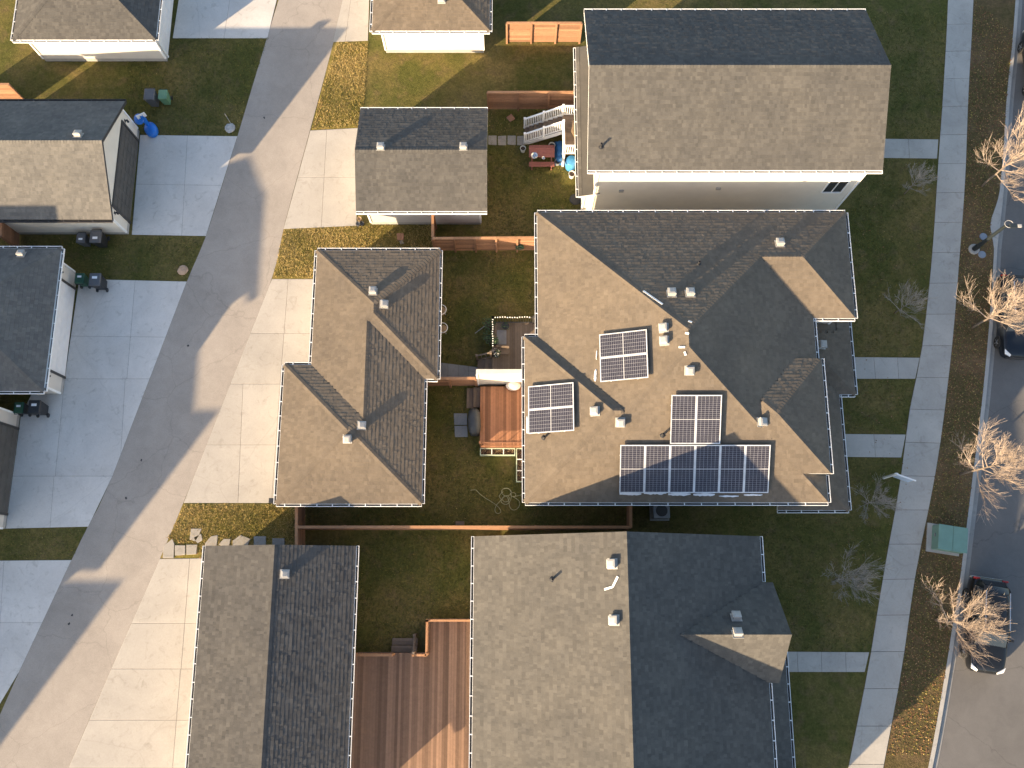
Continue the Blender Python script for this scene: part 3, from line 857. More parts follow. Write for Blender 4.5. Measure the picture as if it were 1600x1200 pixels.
# --- the duplex house with the solar panels
hz = 5.6; p = 0.42; pn = 0.405
mW, mE, mN, mS = X(840, 430, hz), avg(X(1272, 497, hz), X(1293, 785, hz)), Y(1080, 332, hz), Y(1050, 785, hz)
mC = (mW + mE) / 2
wz = hz
for _ in range(6): wz = hz + p * (Y(1297, 740, wz) - mS)          # the south-east wing shares the main south slope
MHb = [blk(mW, mS, mE, mN, hz, p, p, p, 0.405),
       blk(X(820, 650, hz), mS, mC + 1.0, Y(820, 526, hz), hz, p, p, p, p),
       blk(mC, Y(1335, 497, hz), avg(X(1322, 330, hz), X(1335, 497, hz)), mN, hz, p, p, p, pn),
       blk(mC + 1.5, Y(1297, 740, wz), avg(X(1285, 560, wz), X(1297, 740, wz)), Y(1285, 560, wz), wz, p, p, p, 0.38),
       blk(mE - 0.8, Y(1336, 616, 3.0), avg(X(1326, 497, 3.0), X(1336, 615, 3.0)), Y(1320, 440, 3.0), 3.0, None, 0.27, 0.27, None, wall=False),
       blk(X(1215, 797, 3.0), Y(1270, 797, 3.0), avg(X(1311, 620, 3.0), X(1327, 797, 3.0)), Y(1300, 590, 3.0), 3.0, None, 0.27, 0.27, None, wall=False)]
MH = building('duplex_house', 'large brown shingled duplex house with solar panels on its roof', 'house', MHb, 'sh_brown', 'siding_beige')
for v in ((1049, 459), (1078, 459), (1037, 513), (1038, 533), (1077, 579), (930, 643), (969, 660), (1189, 660), (1218, 381), (1283, 539)): on_roof(MH, MHb, 'vent', *v)
for v in ((1091, 413), (850, 684), (1035, 680)): on_roof(MH, MHb, 'pipe', *v)
for (x_, y_) in ((0.25, 0.25), (0.25, 0.7)):                       # rear and front openings
    r = MHb[0]['r']
    wall_window(MH, r[0] + 0.42, r[1] + (r[3] - r[1]) * (0.62 + y_ * 0.3), 4.2, 1.4, 1.2, 'W')
    wall_window(MH, MHb[2]['r'][2] - 0.446, MHb[2]['r'][1] + 1.0 + 2.6 * y_, 4.2, 1.1, 1.3, 'E')
r = MHb[1]['r']; wall_window(MH, r[0] + 0.43, r[1] + 2.2, 4.2, 1.5, 1.2, 'W'); wall_window(MH, r[0] + 0.43, r[1] + 5.2, 4.2, 1.2, 1.2, 'W')
wall_window(MH, mW + 7.0, mS + 0.42, 4.0, 0.9, 1.1, 'S'); wall_window(MH, mW + 8.2, mN - 0.42, 4.0, 0.9, 1.1, 'N')
def porch_post(x, y):
    def f(mb): mb.box(x - 0.1, y - 0.1, 0.0, x + 0.1, y + 0.1, 2.82)
    wpart('porch_post', MH, M['white_wood'], f)
for b in MHb[4:]:
    r = b['r']
    for yy in (r[1] + 0.35, (r[1] + r[3]) / 2): porch_post(r[2] - 0.35, yy)
# --- garage to the north-west of it
zc = 2.7
tS, tW, tE = Y(660, 330, zc), X(556, 330, zc), X(761, 330, zc)
TGb = [blk(tW, tS, tE, tS + 2 * 3.0, zc, None, None, 0.35, 0.35)]
TG = building('gable_garage', 'grey shingled gable garage at the top edge with pale south wall', 'garage', TGb, 'sh_grey', 'siding_grey', gut_mats=[M['white'], M['dirt']])
for v in ((595, 231), (724, 231)): on_roof(TG, TGb, 'vent', *v)
garage_door(TG, tW + 0.404, tS + 3.25, 4.9, 2.1, 'W', 'door_white', 'white_wood', z=0.08)
# --- garage at the bottom
bN = Y(440, 853, zc)
BGb = [blk(avg(X(323, 853, zc), X(307, 1050, zc)), bN - 13.0, avg(X(559, 853, zc), X(548, 1050, zc)), bN, zc + 0.15, 0.30, 0.30, None, None)]
BG = building('gable_garage', 'dark grey gable garage at the bottom edge with its ridge running north to south', 'garage', BGb, 'sh_dark', 'siding_grey')
on_roof(BG, BGb, 'vent', 445, 897)
for yy in (bN - 3.3, bN - 9.7): garage_door(BG, BGb[0]['r'][0] + 0.404, yy, 4.9, 2.1, 'W', 'door_white', 'white_wood', z=0.08)
# --- house at the bottom
bhN = Y(960, 838, hz)
bhE = avg(X(1187, 838, hz), X(1192, 910, hz)); cgN = Y(1195, 910, hz)
BHb = [blk(avg(X(742, 838, hz), X(738, 1050, hz)), bhN - 16.0, bhE, bhN, hz, 0.53, 0.53, None, None),
       blk(bhE - 6.0, cgN - 4.3, bhE + 0.45, cgN, hz, None, None, 1.05, 1.05),
       blk(bhE - 1.0, cgN - 12.0, X(1228, 1042, 3.0), Y(1215, 1005, 3.0), 3.0, None, 0.4, None, None, wall=False)]
BH = building('house', 'grey roofed house at the bottom with a long ridge and a steep front gable', 'house', BHb, 'sh_grey', 'siding_grey')
for v in ((957, 881), (960, 969), (1150, 965), (1152, 991)): on_roof(BH, BHb, 'vent', *v)
on_roof(BH, BHb, 'pipe', 863, 905)
wall_window(BH, BHb[0]['r'][0] + 0.42, bhN - 4.0, 4.1, 1.4, 1.2, 'W'); wall_window(BH, BHb[0]['r'][0] + 0.42, bhN - 9.0, 1.6, 1.8, 1.9, 'W')
wall_window(BH, BHb[0]['r'][0] + 5.0, bhN - 0.42, 4.1, 0.9, 1.1, 'N')
# --- house at the top
tz = 6.15
thS = avg(Y(918, 270, tz), Y(1380, 262, tz)); thW, thE = X(918, 270, tz), X(1379, 262, tz)
THb = [blk(thW, thS, thE, thS + 9.0, tz, None, None, 0.45, 0.45, oh=0.6, ohy=0.14),
       blk(X(903, 250, 3.0), Y(912, 307, 3.0), thW + 0.9, thS + 9.0, 3.0, 0.3, None, None, None, oh=0.35)]
TH = building('house', 'grey brown roofed house at the top with a tall pale sided south wall', 'house', THb, 'sh_grey', 'siding_cream')
on_roof(TH, THb, 'pipe', 939, 230)
q = at(1325, 294, 4.0); wy = thS + 0.14
wall_window(TH, thE - 0.6 - 1.0, wy, 4.1, 0.95, 1.25, 'S')
for (px_, z_) in ((971, 3.6), (1123, 3.9)):
    x_ = X(px_, 305, z_)
    wpart('wall_vent', TH, M['vent'], lambda mb: mb.box(x_ - 0.12, wy - 0.09, z_ - 0.09, x_ + 0.12, wy - 0.012, z_ + 0.09))
wall_window(TH, thW + 0.6, thS + 2.4, 4.2, 1.4, 1.1, 'W'); wall_window(TH, thE - 0.6, thS + 2.6, 4.2, 1.2, 1.2, 'E')
# --- garages west of the alley
g1E = avg(X(195, 158, zc), X(176, 343, zc))
G1b = [blk(g1E - 8.6, Y(176, 343, zc), g1E, Y(195, 158, zc), zc, None, None, 0.58, 0.58, oh=0.3)]
G1 = building('gable_garage', 'cream gable garage with a dark brown overhead door facing the alley', 'garage', G1b, 'sh_light', 'siding_cream', fascia='trim_dark', gut_mats=[M['trim_dark'], M['dirt']])
on_roof(G1, G1b, 'vent', 123, 212)
r = G1b[0]['r']; xw = g1E - 0.3; yc = (r[1] + r[3]) / 2
garage_door(G1, xw, yc, 4.9, 2.15, 'E', 'door_dark', 'trim_dark', rows=5)
wall_lamp(G1, xw, yc + 2.75, 1.9); wall_lamp(G1, xw, yc - 2.75, 1.9)
g2E = avg(X(98, 388, zc), X(66, 611, zc))
G2b = [blk(g2E - 7.4, Y(66, 611, zc), g2E, Y(98, 388, zc), zc, 0.5, 0.5, 0.5, 0.5)]
G2 = building('hip_garage', 'hip roofed garage with a white overhead door on the west side of the alley', 'garage', G2b, 'sh_light', 'siding_beige')
on_roof(G2, G2b, 'vent', 34, 398, 0.8)
r = G2b[0]['r']; xw = g2E - 0.42; yc = (r[1] + r[3]) / 2
garage_door(G2, xw, yc, 4.9, 2.1, 'E', 'door_white', 'trim_dark')
wall_lamp(G2, xw, yc + 2.85, 1.9); wall_lamp(G2, xw, yc - 2.85, 1.9)
x3 = avg(X(32, 650), X(8, 826)); n3, s3 = Y(20, 649), Y(8, 826)
g3s = at(345, 639); g3h = (n3 - s3) / 2 + 0.35; g3z = 4.3      # its gable throws the shadow across the alley
G3b = [blk(x3 - 7.0, s3 - 0.35, x3 + 0.3, n3 + 0.35, zc, None, None, (g3z - zc) / g3h, (g3z - zc) / g3h, oh=0.3, ohy=0.35)]
G3 = building('gable_garage', 'garage at the left edge of which only the east wall with a dark door shows', 'garage', G3b, 'sh_grey', 'siding_beige')
garage_door(G3, x3, (n3 + s3) / 2, 4.4, 2.1, 'E', 'door_dark', 'trim_dark')
G0b = [blk(X(250, 0, zc) - 8.0, Y(250, 62, zc), X(250, 0, zc), Y(250, 62, zc) + 6.4, zc, 0.4, 0.4, 0.4, 0.4)]
G0 = building('hip_garage', 'hip roofed garage in the upper left corner north of the grass', 'garage', G0b, 'sh_grey', 'siding_beige')
garage_door(G0, X(250, 0, zc) - 0.42, Y(250, 62, zc) + 3.2, 4.9, 2.1, 'E', 'door_white', 'white_wood')
T0b = [blk(X(583, 0, zc), Y(600, 48, zc), X(583, 0, zc) + 6.6, Y(600, 48, zc) + 6.6, zc, 0.34, 0.34, 0.34, 0.34)]
T0 = building('hip_garage', 'brown hip roofed garage at the top edge north of the grey gable garage', 'garage', T0b, 'sh_brown', 'siding_beige')
on_roof(T0, T0b, 'vent', 690, 0)
garage_door(T0, X(583, 0, zc) + 0.404, Y(600, 48, zc) + 3.3, 4.9, 2.1, 'W', 'door_white', 'white_wood', z=0.08)
# --- houses west of these garages: out of frame, they shade the garages and the alley
def west_house(name, label, sx, sy, peak, axis, hw, length, pitch):
    """house whose ridge end throws its shadow to pixel (sx, sy) on the ground"""
    g = at(sx, sy); x_, y_ = g.x - SHX * peak, g.y - SHY * peak
    ez = peak - hw * pitch
    if axis == 'EW': b = [blk(x_ - length, y_ - hw, x_, y_ + hw, ez, None, None, pitch, pitch)]
    else: b = [blk(x_ - hw, y_ - length, x_ + hw, y_, ez, pitch, pitch, None, None)]
    if axis == 'NS': b.append(blk(x_ - hw, y_ - length - 6.6, x_ + hw - 3.0, y_ - length + 0.4, ez, pitch, pitch, None, None))
    return building(name, label, 'house', b, 'sh_grey', 'siding_beige', shingles=False)
h5 = at(86, 322, 3.1); h5 = (h5.x + 3.1 * SHX, h5.y + 3.1 * SHY)
b5 = [blk(h5[0] - 8.6 * SHX - 8.0, h5[1] - 8.6 * SHY - 3.2, h5[0] - 8.6 * SHX, h5[1] - 8.6 * SHY + 3.2, 8.6 - 3.2 * 0.6, None, None, 0.6, 0.6)]
building('house', 'pale sided house off the left edge, northernmost of all behind the garages', 'house', b5, 'sh_grey', 'siding_beige', shingles=False)
west_house('house', 'pale sided house off the left edge, middle one of the three behind the garages', 345, 639, 8.6, 'EW', 3.4, 12.0, 0.65)
west_house('house', 'pale sided house off the left edge, southern one of the three behind the garages', 195, 905, 8.6, 'EW', 3.4, 12.0, 0.65)
west_house('house', 'pale sided house off the left edge, northern one of the three behind the garages', 392, 243, 8.6, 'NS', 3.4, 6.3, 0.30)

# --- driveways and paths
paved('driveway', [(219, 211), (371, 213), (322, 369), (206, 367)], [((213, 288), (350, 290)), ((293, 211), (284, 369))], M['concrete_shade_lift'])
paved('driveway', [(124, 436), (292, 440), (234, 592), (101, 592)], [((212, 430), (198, 600)), ((110, 525), (262, 527))], M['concrete_shade_lift'])
paved('driveway', [(101, 592), (234, 592), (175, 745), (137, 823), (10, 826), (34, 648), (0, 640), (40, 600)][0:1] + [(234, 592), (176, 744), (20, 744), (33, 648), (62, 592)], [((196, 590), (186, 760)), ((101, 592), (85, 760))], M['concrete_shade_lift'])
paved('driveway', [(20, 744), (176, 744), (138, 823), (9, 826)], [((85, 740), (78, 830))], M['concrete_shade_lift'])
paved('driveway', [(-140, 877), (112, 875), (30, 1050), (-60, 1200), (-330, 1200)], [((7, 870), (-8, 1100)), ((-140, 973), (90, 973))], M['concrete_shade_lift'])
paved('driveway', [(485, 204), (562, 200), (557, 353), (443, 358)], [((511, 200), (502, 360)), ((450, 277), (570, 277))], M['concrete'])
paved('driveway', [(425, 436), (497, 436), (487, 600), (360, 600)], [((451, 430), (438, 600)), ((390, 521), (500, 521))], M['concrete'])
paved('driveway', [(360, 600), (487, 600), (452, 786), (287, 786)], [((438, 600), (424, 790)), ((380, 600), (372, 790)), ((300, 695), (480, 695))], M['concrete'])
paved('driveway', [(250, 873), (332, 872), (318, 1045), (174, 1045)], [((297, 870), (283, 1050)), ((200, 974), (330, 974))], M['concrete'])
paved('driveway', [(174, 1045), (318, 1045), (306, 1200), (107, 1200)], [((283, 1040), (270, 1200)), ((140, 1125), (330, 1125))], M['concrete'])
paved('driveway', [(520, 66), (575, 64), (580, -90), (556, -90)], [((540, 60), (560, -90))], M['concrete'])
paved('driveway', [(270, 60), (418, 60), (450, -70), (290, -70)], [((350, 60), (370, -70))], M['concrete_shade_lift'])
paved('path', [(1383, 217), (1466, 218), (1464, 248), (1378, 247)], [((1419, 215), (1421, 250))], M['concrete_walk'])
paved('path', [(1328, 558), (1437, 559), (1430, 592), (1330, 592)], [((1365, 556), (1368, 594)), ((1402, 556), (1404, 594))], M['concrete_walk'])
paved('path', [(1310, 678), (1415, 679), (1408, 715), (1312, 714)], [((1365, 677), (1368, 717))], M['concrete_walk'])
paved('path', [(1222, 1018), (1358, 1019), (1351, 1050), (1230, 1050)], [((1245, 1016), (1247, 1052)), ((1283, 1016), (1284, 1052)), ((1321, 1016), (1322, 1052))], M['concrete_walk'])
paved('path', [(683, 566), (748, 574), (748, 591), (683, 591)], [((700, 560), (700, 595)), ((716, 560), (716, 595)), ((732, 560), (732, 595))], M['paver_grey'])

# ------------------------------------------------------------------ solar panels
PW, PL = 1.12, 2.24
def panel_meshes():
    t = 0.035; fr = MB()
    fr.box(-PW / 2, -PL / 2, 0, -PW / 2 + t, PL / 2, 0.04); fr.box(PW / 2 - t, -PL / 2, 0, PW / 2, PL / 2, 0.04)
    fr.box(-PW / 2 + t, -PL / 2, 0, PW / 2 - t, -PL / 2 + t, 0.04); fr.box(-PW / 2 + t, PL / 2 - t, 0, PW / 2 - t, PL / 2, 0.04)
    bs = MB(); bs.box(-PW / 2 + t, -PL / 2 + t, 0.026, PW / 2 - t, PL / 2 - t, 0.032)
    ce = MB(); nx, ny = 6, 12; w = (PW - 2 * t - 0.02) / nx; hh = (PL / 2 - t - 0.03) / ny
    for half in (-1, 1):
        for i in range(nx):
            for j in range(ny):
                x0 = -PW / 2 + t + 0.01 + i * w + 0.0045; y0 = 0.016 + j * hh + 0.0035
                x1, y1 = x0 + w - 0.009, y0 + hh - 0.007
                if half < 0: y0, y1 = -y1, -y0
                ce.face([(x0, y0, 0.034), (x1, y0, 0.034), (x1, y1, 0.034), (x0, y1, 0.034)])
    rl = MB()
    for y in (-PL * 0.28, PL * 0.28):
        rl.box(-PW / 2 - 0.01, y - 0.02, -0.06, PW / 2 + 0.01, y + 0.02, -0.004)
        for x in (-PW / 3, PW / 3): rl.box(x - 0.03, y - 0.03, -0.17, x + 0.03, y + 0.03, -0.06)
    return [('frame', fr.mesh('frame', M['alu'])), ('backsheet', bs.mesh('backsheet', M['backsheet'])), ('cells', ce.mesh('cells', M['cell'])), ('rail', rl.mesh('rail', M['alu']))]
PM = panel_meshes()
def solar(cx, cy, side, du, dv, label):
    p, n, s = roof_hit(MHb, cx, cy)
    b = min(MHb, key=lambda q: abs(hgt(q, p.x, p.y) - p.z))
    up = Vector({'W': (1, 0, 0), 'S': (0, 1, 0)}[side]); up = (up - n * up.dot(n)).normalized()
    al = up.cross(n).normalized()
    q = p + al * du + up * dv + n * 0.175
    root = empty('solar_panel', q); tag(root, label, 'solar panel', 'solar panels on the duplex roof')
    m = Matrix((al, up, n)).transposed(); root.rotation_mode = 'QUATERNION'; root.rotation_quaternion = m.to_quaternion()
    for nm, me in PM:
        o = inst(nm, me, (0, 0, 0), root)
        if nm == 'cells': o['kind'] = 'stuff'
g = PW + 0.012
solar(976, 557.5, 'W', -g / 2, 0, 'north panel of the pair below the roof vents on the west slope')
solar(976, 557.5, 'W', g / 2, 0, 'south panel of the pair below the roof vents on the west slope')
solar(863, 639, 'W', -g / 2, 0, 'north panel of the pair next to the west eave')
solar(863, 639, 'W', g / 2, 0, 'south panel of the pair next to the west eave')
for k, t in ((-0.5, 'west'), (0.5, 'east')):
    solar(1086, 654, 'S', g * k, 0, 'upper %s panel standing above the row of six on the south slope' % t)
for k, t in enumerate(('westmost solar panel', 'second solar panel from the west', 'third solar panel from the west', 'fourth solar panel from the west', 'fifth solar panel from the west', 'eastmost solar panel')):
    solar(1084, 731, 'S', g * (k - 2.5), 0, t + ' in the row of six along the south eave')
def blob(mb, poly, n, lift, th):
    c = sum((Vector(p) for p in poly), Vector()) / len(poly)
    top = [Vector(p) * 0.82 + c * 0.18 + n * (lift + th) for p in poly]; bot = [Vector(p) + n * lift for p in poly]
    for k in range(len(poly)):
        j = (k + 1) % len(poly); mb.face([bot[k], bot[j], top[j], top[k]])
    mb.face(top)
def snow(px0, py0, px1, py1, w, label, seed):
    rnd = random.Random(seed)
    pa, n, _ = roof_hit(MHb, px0, py0); pb, n, _ = roof_hit(MHb, px1, py1)
    d = (pb - pa); L = d.length; d.normalize(); s = n.cross(d); c = (pa + pb) / 2
    K = 11; up_, lo_ = [], []
    for k in range(K):
        t = k / (K - 1); env = math.sin(math.pi * min(1, max(0.0, t * 0.92 + 0.04))) ** 0.4
        up_.append(pa + d * (L * t) + s * (w * 0.5 * env * rnd.uniform(0.7, 1.2)) - c); lo_.append(pa + d * (L * t) - s * (w * 0.5 * env * rnd.uniform(0.5, 1.2)) - c)
    mb = MB(); blob(mb, lo_ + up_[::-1], n, 0.018, 0.035)
    tag(mb.build('snow_patch', M['snow'], loc=c), label, 'snow', 'old snow below the solar panels')
for k, (a, b, y_, w) in enumerate(((968, 1002, 771.5, 0.14), (1006, 1041, 770, 0.19), (1044, 1079, 772, 0.17), (1083, 1117, 772.5, 0.17), (1123, 1154, 775, 0.10), (1162, 1191, 773, 0.10))):
    snow(a, y_, b, y_, w, 'strip of old snow below the %s panel of the south row' % ('westmost', 'second', 'third', 'fourth', 'fifth', 'eastmost')[k], k)
snow(931, 577, 930, 596, 0.13, 'short strip of old snow left of the vent-side panel pair', 11)
snow(933, 547, 932, 562, 0.05, 'thin sliver of old snow left of the vent-side panel pair', 12)
snow(824, 650, 824, 677, 0.09, 'strip of old snow between the eave panels and the gutter', 13)
def flash(a, b, w, root, blocks):
    pa, n, _ = roof_hit(blocks, *a); pb, n2, _ = roof_hit(blocks, *b); mb = MB()
    mb.bar(pa + Vector((0, 0, 0.06)), pb + Vector((0, 0, 0.06)), w, 0.012, up=n); return under(mb.build('flashing', M['sealant']), root)
for a, b in (((1005, 455), (1035, 476)), ((1075, 502), (1081, 504)), ((1070, 521), (1076, 522)), ((1060, 543), (1070, 543)), ((1069, 550), (1071, 556))): flash(a, b, 0.09, MH, MHb)
flash((944, 921), (957, 917), 0.09, BH, BHb); flash((957, 917), (965, 901), 0.09, BH, BHb)

# ------------------------------------------------------------------ fences
POST = MB().box(-0.05, -0.05, 0, 0.05, 0.05, 1.86).mesh('post', M['fence'])
def fence(label, a, b, h=1.78, seg=2.3, boards=9, jog=0.0):
    a, b = at(*a), at(*b); d = b - a; L = d.length; ang = math.atan2(d.y, d.x); n = max(1, round(L / seg)); s = L / n
    root = empty('fence', a, ang); tag(root, label, 'fence', 'cedar fences between the yards')
    bh = h / boards; me = MB().box(0.0, -0.012, 0.006, s, 0.012, bh).mesh('board', M['fence'])
    for k in range(n + 1): inst('post', POST, (s * k, 0.066, 0), root, rz=random.uniform(-.04, .04))
    cap = MB().box(0, -0.07, 0, s, 0.07, 0.035).mesh('cap_rail', M['fence_top'])
    for k in range(n):
        lean = random.uniform(-0.012, 0.012)
        for j in range(boards):
            inst('board', me, (s * k, random.uniform(-0.006, 0.006) + lean * j / boards, 0.05 + bh * j), root, rot=(random.uniform(-0.02, 0.02), 0, random.uniform(-0.004, 0.004)))
        inst('cap_rail', cap, (s * k, 0.02, 0.055 + h), root)
    return root
fence('cedar fence along the north side of the middle yard, ending at the big house', (840, 391), (680, 392), seg=1.25)
fence('short cedar fence from the top garage wall down to the yard fence', (680, 357), (680, 391), seg=1.3)
fence('long cedar fence between the middle yard and the bottom yard', (478, 828), (978, 828))
fence('short cedar fence between the duplex garage and the bottom garage', (477, 868), (477, 782), seg=1.5)
fence('short cedar fence under the south eave of the solar panel house', (979, 828), (979, 778), seg=1.7)
fence('short cedar fence between the duplex garage and the white privacy wall', (745, 603), (664, 603), seg=1.3)
fence('cedar fence at the top edge behind the white stair railing', (903, 171), (763, 171), seg=1.5)
fence('cedar fence at the left edge between the two west garages', (31, 389), (31, 350), seg=1.3)
fence('cedar fence in the top yard strip east of the brown hip roofed garage', (905, 66), (792, 66), seg=1.6)
fence('cedar fence at the upper left behind the cream gable garage', (42, 159), (-60, 159), seg=1.6)
# privacy wall between the two decks
a, b = at(748, 603), at(822, 603)
root = empty('privacy_wall', a); tag(root, 'tall white privacy wall standing between the two rear decks', 'wall')
L = b.x - a.x
MB().box(0, 0, 0, L, 0.16, 2.85).build('panel', M['stucco'], root); MB().box(-0.03, -0.04, 2.853, L, 0.2, 2.90).build('cap', M['stucco'], root)
MB().box(-0.045, -0.045, 0, 0.045, -0.003, 2.7).build('corner_trim', M['white_wood'], root)

# ------------------------------------------------------------------ decks
def deck(name, label, x0, y0, x1, y1, z, mat, bw=0.135, ns=True, dark='deck_grey'):
    root = empty(name, (x0, y0, 0)); tag(root, label, 'deck')
    w, l = x1 - x0, y1 - y0
    if ns:
        n = max(1, round(w / bw)); s = w / n; me = MB().box(0.004, 0, z - 0.03, s - 0.004, l, z).mesh('board', M[mat])
        for k in range(n): inst('board', me, (s * k, random.uniform(-0.006, 0.006), random.uniform(-0.002, 0.002)), root)
    else:
        n = max(1, round(l / bw)); s = l / n; me = MB().box(0, 0.004, z - 0.03, w, s - 0.004, z).mesh('board', M[mat])
        for k in range(n): inst('board', me, (0, s * k, random.uniform(-0.002, 0.002)), root)
    for (fx0, fy0, fx1, fy1) in ((0.01, 0.0, 0.05, l), (w - 0.05, 0.0, w - 0.01, l), (0.055, 0.01, w - 0.055, 0.05), (0.055, l - 0.05, w - 0.055, l - 0.01)):
        MB().box(fx0, fy0, 0, fx1, fy1, z - 0.034).build('skirt', M[mat], root)
    return root
def steps(root, x0, y0, x1, y1, z, n, axis, mat):
    """flight down from z along axis ('W' or 'N')"""
    ox, oy = root.location.x, root.location.y
    for k in range(n):
        zz = z * (n - k) / (n + 1)
        if axis == 'W': w = (x1 - x0) / n; bx = (x1 - w * (k + 1), y0, x1 - w * k, y1)
        else: w = (y1 - y0) / n; bx = (x0, y0 + w * k, x1, y0 + w * (k + 1))
        for h in range(2):
            if axis == 'W': ww = (bx[2] - bx[0]) / 2; c = (bx[0] + ww * h + 0.006, bx[1], bx[0] + ww * (h + 1) - 0.006, bx[3])
            else: ww = (bx[3] - bx[1]) / 2; c = (bx[0], bx[1] + ww * h + 0.006, bx[2], bx[1] + ww * (h + 1) - 0.006)
            MB().box(c[0] - ox, c[1] - oy, zz - 0.04, c[2] - ox, c[3] - oy, zz).build('tread', M[mat], root)
        MB().box(bx[0] - ox + .03, bx[1] - oy + 0.03, 0, bx[2] - ox - 0.03, bx[3] - oy - 0.03, zz - 0.044).build('riser', M[mat], root)
def railing(root, a, b, za, zb, h, mat, post_mat=None, gap=0.11, name='railing', bal=0.035, rail=0.07, posts=(0, 1)):
    """post-and-baluster railing from a to b (world xy), floor heights za, zb"""
    o = Vector((root.location.x, root.location.y, 0)); a = Vector((a[0], a[1], za)) - o; b = Vector((b[0], b[1], zb)) - o
    mb = MB(); up = Vector((0, 0, 1))
    mb.bar(a + up * h, b + up * h, rail, rail * 0.6); mb.bar(a + up * 0.1, b + up * 0.1, 0.05, 0.04)
    r = mb.build(name, M[mat], root)
    L = (b - a).length; n = max(2, int(L / gap))
    me = MB().box(-bal / 2, -bal / 2, 0.1, bal / 2, bal / 2, h).mesh('baluster', M[mat])
    for k in range(1, n): inst('baluster', me, a.lerp(b, k / n), r)
    for t in posts:
        q = a.lerp(b, t); mp = MB().box(-0.05, -0.05, 0, 0.05, 0.05, h + 0.08); mp.box(-0.062, -0.062, h + 0.08, 0.062, 0.062, h + 0.11)
        mp.build('post', M[post_mat or mat], r, loc=q)
    return r
z = 0.6
sx0, sy0, sx1, sy1 = X(750, 650, z), Y(780, 698, z), mW + 0.1, Y(780, 604, z)
SD = deck('cedar_deck', 'reddish cedar deck south of the white privacy wall behind the big house', sx0, sy0, sx1, sy1, z, 'deck_red')
steps(SD, X(729, 620, 0.3), Y(740, 637, 0.3), sx0 - 0.005, Y(740, 606, 0.3), z, 2, 'W', 'deck_grey')
railing(SD, (sx0 + 0.06, sy0 + 0.06), (sx1 - 0.1, sy0 + 0.06), z, z, 0.95, 'deck_red', gap=0.5, bal=0.03, rail=0.06)
nx0, ny0, nx1, ny1 = X(769, 540, z), Y(800, 580, z), mW + 0.4, Y(800, 503, z)
ND = deck('wooden_deck', 'weathered brown deck north of the white privacy wall with a string of lights', nx0, ny0, nx1, ny1, z, 'deck_grey')
steps(ND, X(746, 570, 0.3), Y(757, 580, 0.3), nx0 - 0.005, Y(757, 561, 0.3), z, 2, 'W', 'deck_grey')
railing(ND, (nx0 + 0.05, Y(769, 556, z)), (nx0 + 0.05, ny1 - 0.05), z, z, 0.95, 'trim_dark', gap=0.13, bal=0.018, rail=0.04)
railing(ND, (nx0 + 0.05, ny1 - 0.05), (nx1 - 0.5, ny1 - 0.05), z, z, 0.95, 'trim_dark', gap=0.13, bal=0.018, rail=0.04)
railing(ND, (nx0 - 0.05, Y(757, 561, 0.3) + 0.02), (X(746, 561, 0.1), Y(757, 561, 0.3) - 0.02), z, 0.1, 0.95, 'deck_grey', gap=0.3)
bulb = MB().lathe([(0.015, -0.035), (0.036, -0.01), (0.03, 0.025), (0.01, 0.04)], n=8).mesh('bulb', M['bucket'])
sl_root = empty('string_lights', (nx0 + 0.05, ny1 - 0.05, z + 0.98)); tag(sl_root, 'string of small white bulbs along the dark railing of the weathered deck', 'string lights')
wire = MB(); L1 = ny1 - Y(769, 556, z) - 0.1; L2 = nx1 - nx0 - 0.6
wire.tube([(0, -L1, 0.02), (0, -L1 / 2, 0.01), (0, 0, 0.03), (L2 / 2, 0, 0.01), (L2, 0, 0.02)], 0.008, 5); wire.build('wire', M['black'], sl_root)
for k in range(int(L1 / 0.13)): inst('bulb', bulb, (random.uniform(-.02, .02), -0.13 * k, 0.03), sl_root)
for k in range(int(L2 / 0.13)): inst('bulb', bulb, (0.13 * k, random.uniform(-.02, .02), 0.03), sl_root)
# bottom yard: two-level deck
z = 0.7
ux0, uy1 = X(668, 990, z), Y(700, 967, z); ux1 = BHb[0]['r'][0] + 0.6
BD = deck('brown_deck', 'brown stained deck with orange rails behind the bottom house', ux0, Y(700, 1225, z), ux1, uy1, z, 'deck_brown')
lx0, ly1 = BGb[0]['r'][2] - 0.2, Y(610, 1020, z)
w_ = ux0 - lx0; n_ = round(w_ / 0.135); me = MB().box(0.004, 0, z - 0.03, w_ / n_ - 0.004, ly1 - Y(700, 1225, z), z).mesh('board', M['deck_brown'])
for k in range(n_): inst('board', me, (lx0 + w_ / n_ * k - ux0, random.uniform(-.005, .005), random.uniform(-.002, .002)), BD)
MB().box(lx0 - ux0, ly1 - Y(700, 1225, z) - 0.05, 0, -0.01, ly1 - Y(700, 1225, z) - 0.01, z - 0.034).build('skirt', M['deck_brown'], BD)
railing(BD, (ux0 + 0.05, ly1 - 0.02), (ux0 + 0.05, uy1 - 0.06), z, z, 0.95, 'fence_top', gap=0.16, rail=0.10)
railing(BD, (ux0 + 0.05, uy1 - 0.05), (ux1, uy1 - 0.05), z, z, 0.95, 'fence_top', gap=0.16, rail=0.10)
railing(BD, (X(645, 1017, 1.6), ly1 - 0.05), (ux0, ly1 - 0.05), z, z, 0.95, 'fence_top', gap=0.16, rail=0.10)
railing(BD, (lx0 + 0.05, ly1 - 0.05), (X(612, 1017, 1.6), ly1 - 0.05), z, z, 0.95, 'fence_top', gap=0.16, rail=0.10)
steps(BD, X(612, 1008, 0.4), ly1, X(652, 1008, 0.4), Y(630, 997, 0.3), z, 2, 'N', 'deck_grey')
railing(BD, (X(650, 1010, 0.5), ly1 + 0.05), (X(650, 975, 0.3), ly1 + 0.85), z, 0.0, 0.95, 'deck_grey', gap=0.4, rail=0.09)
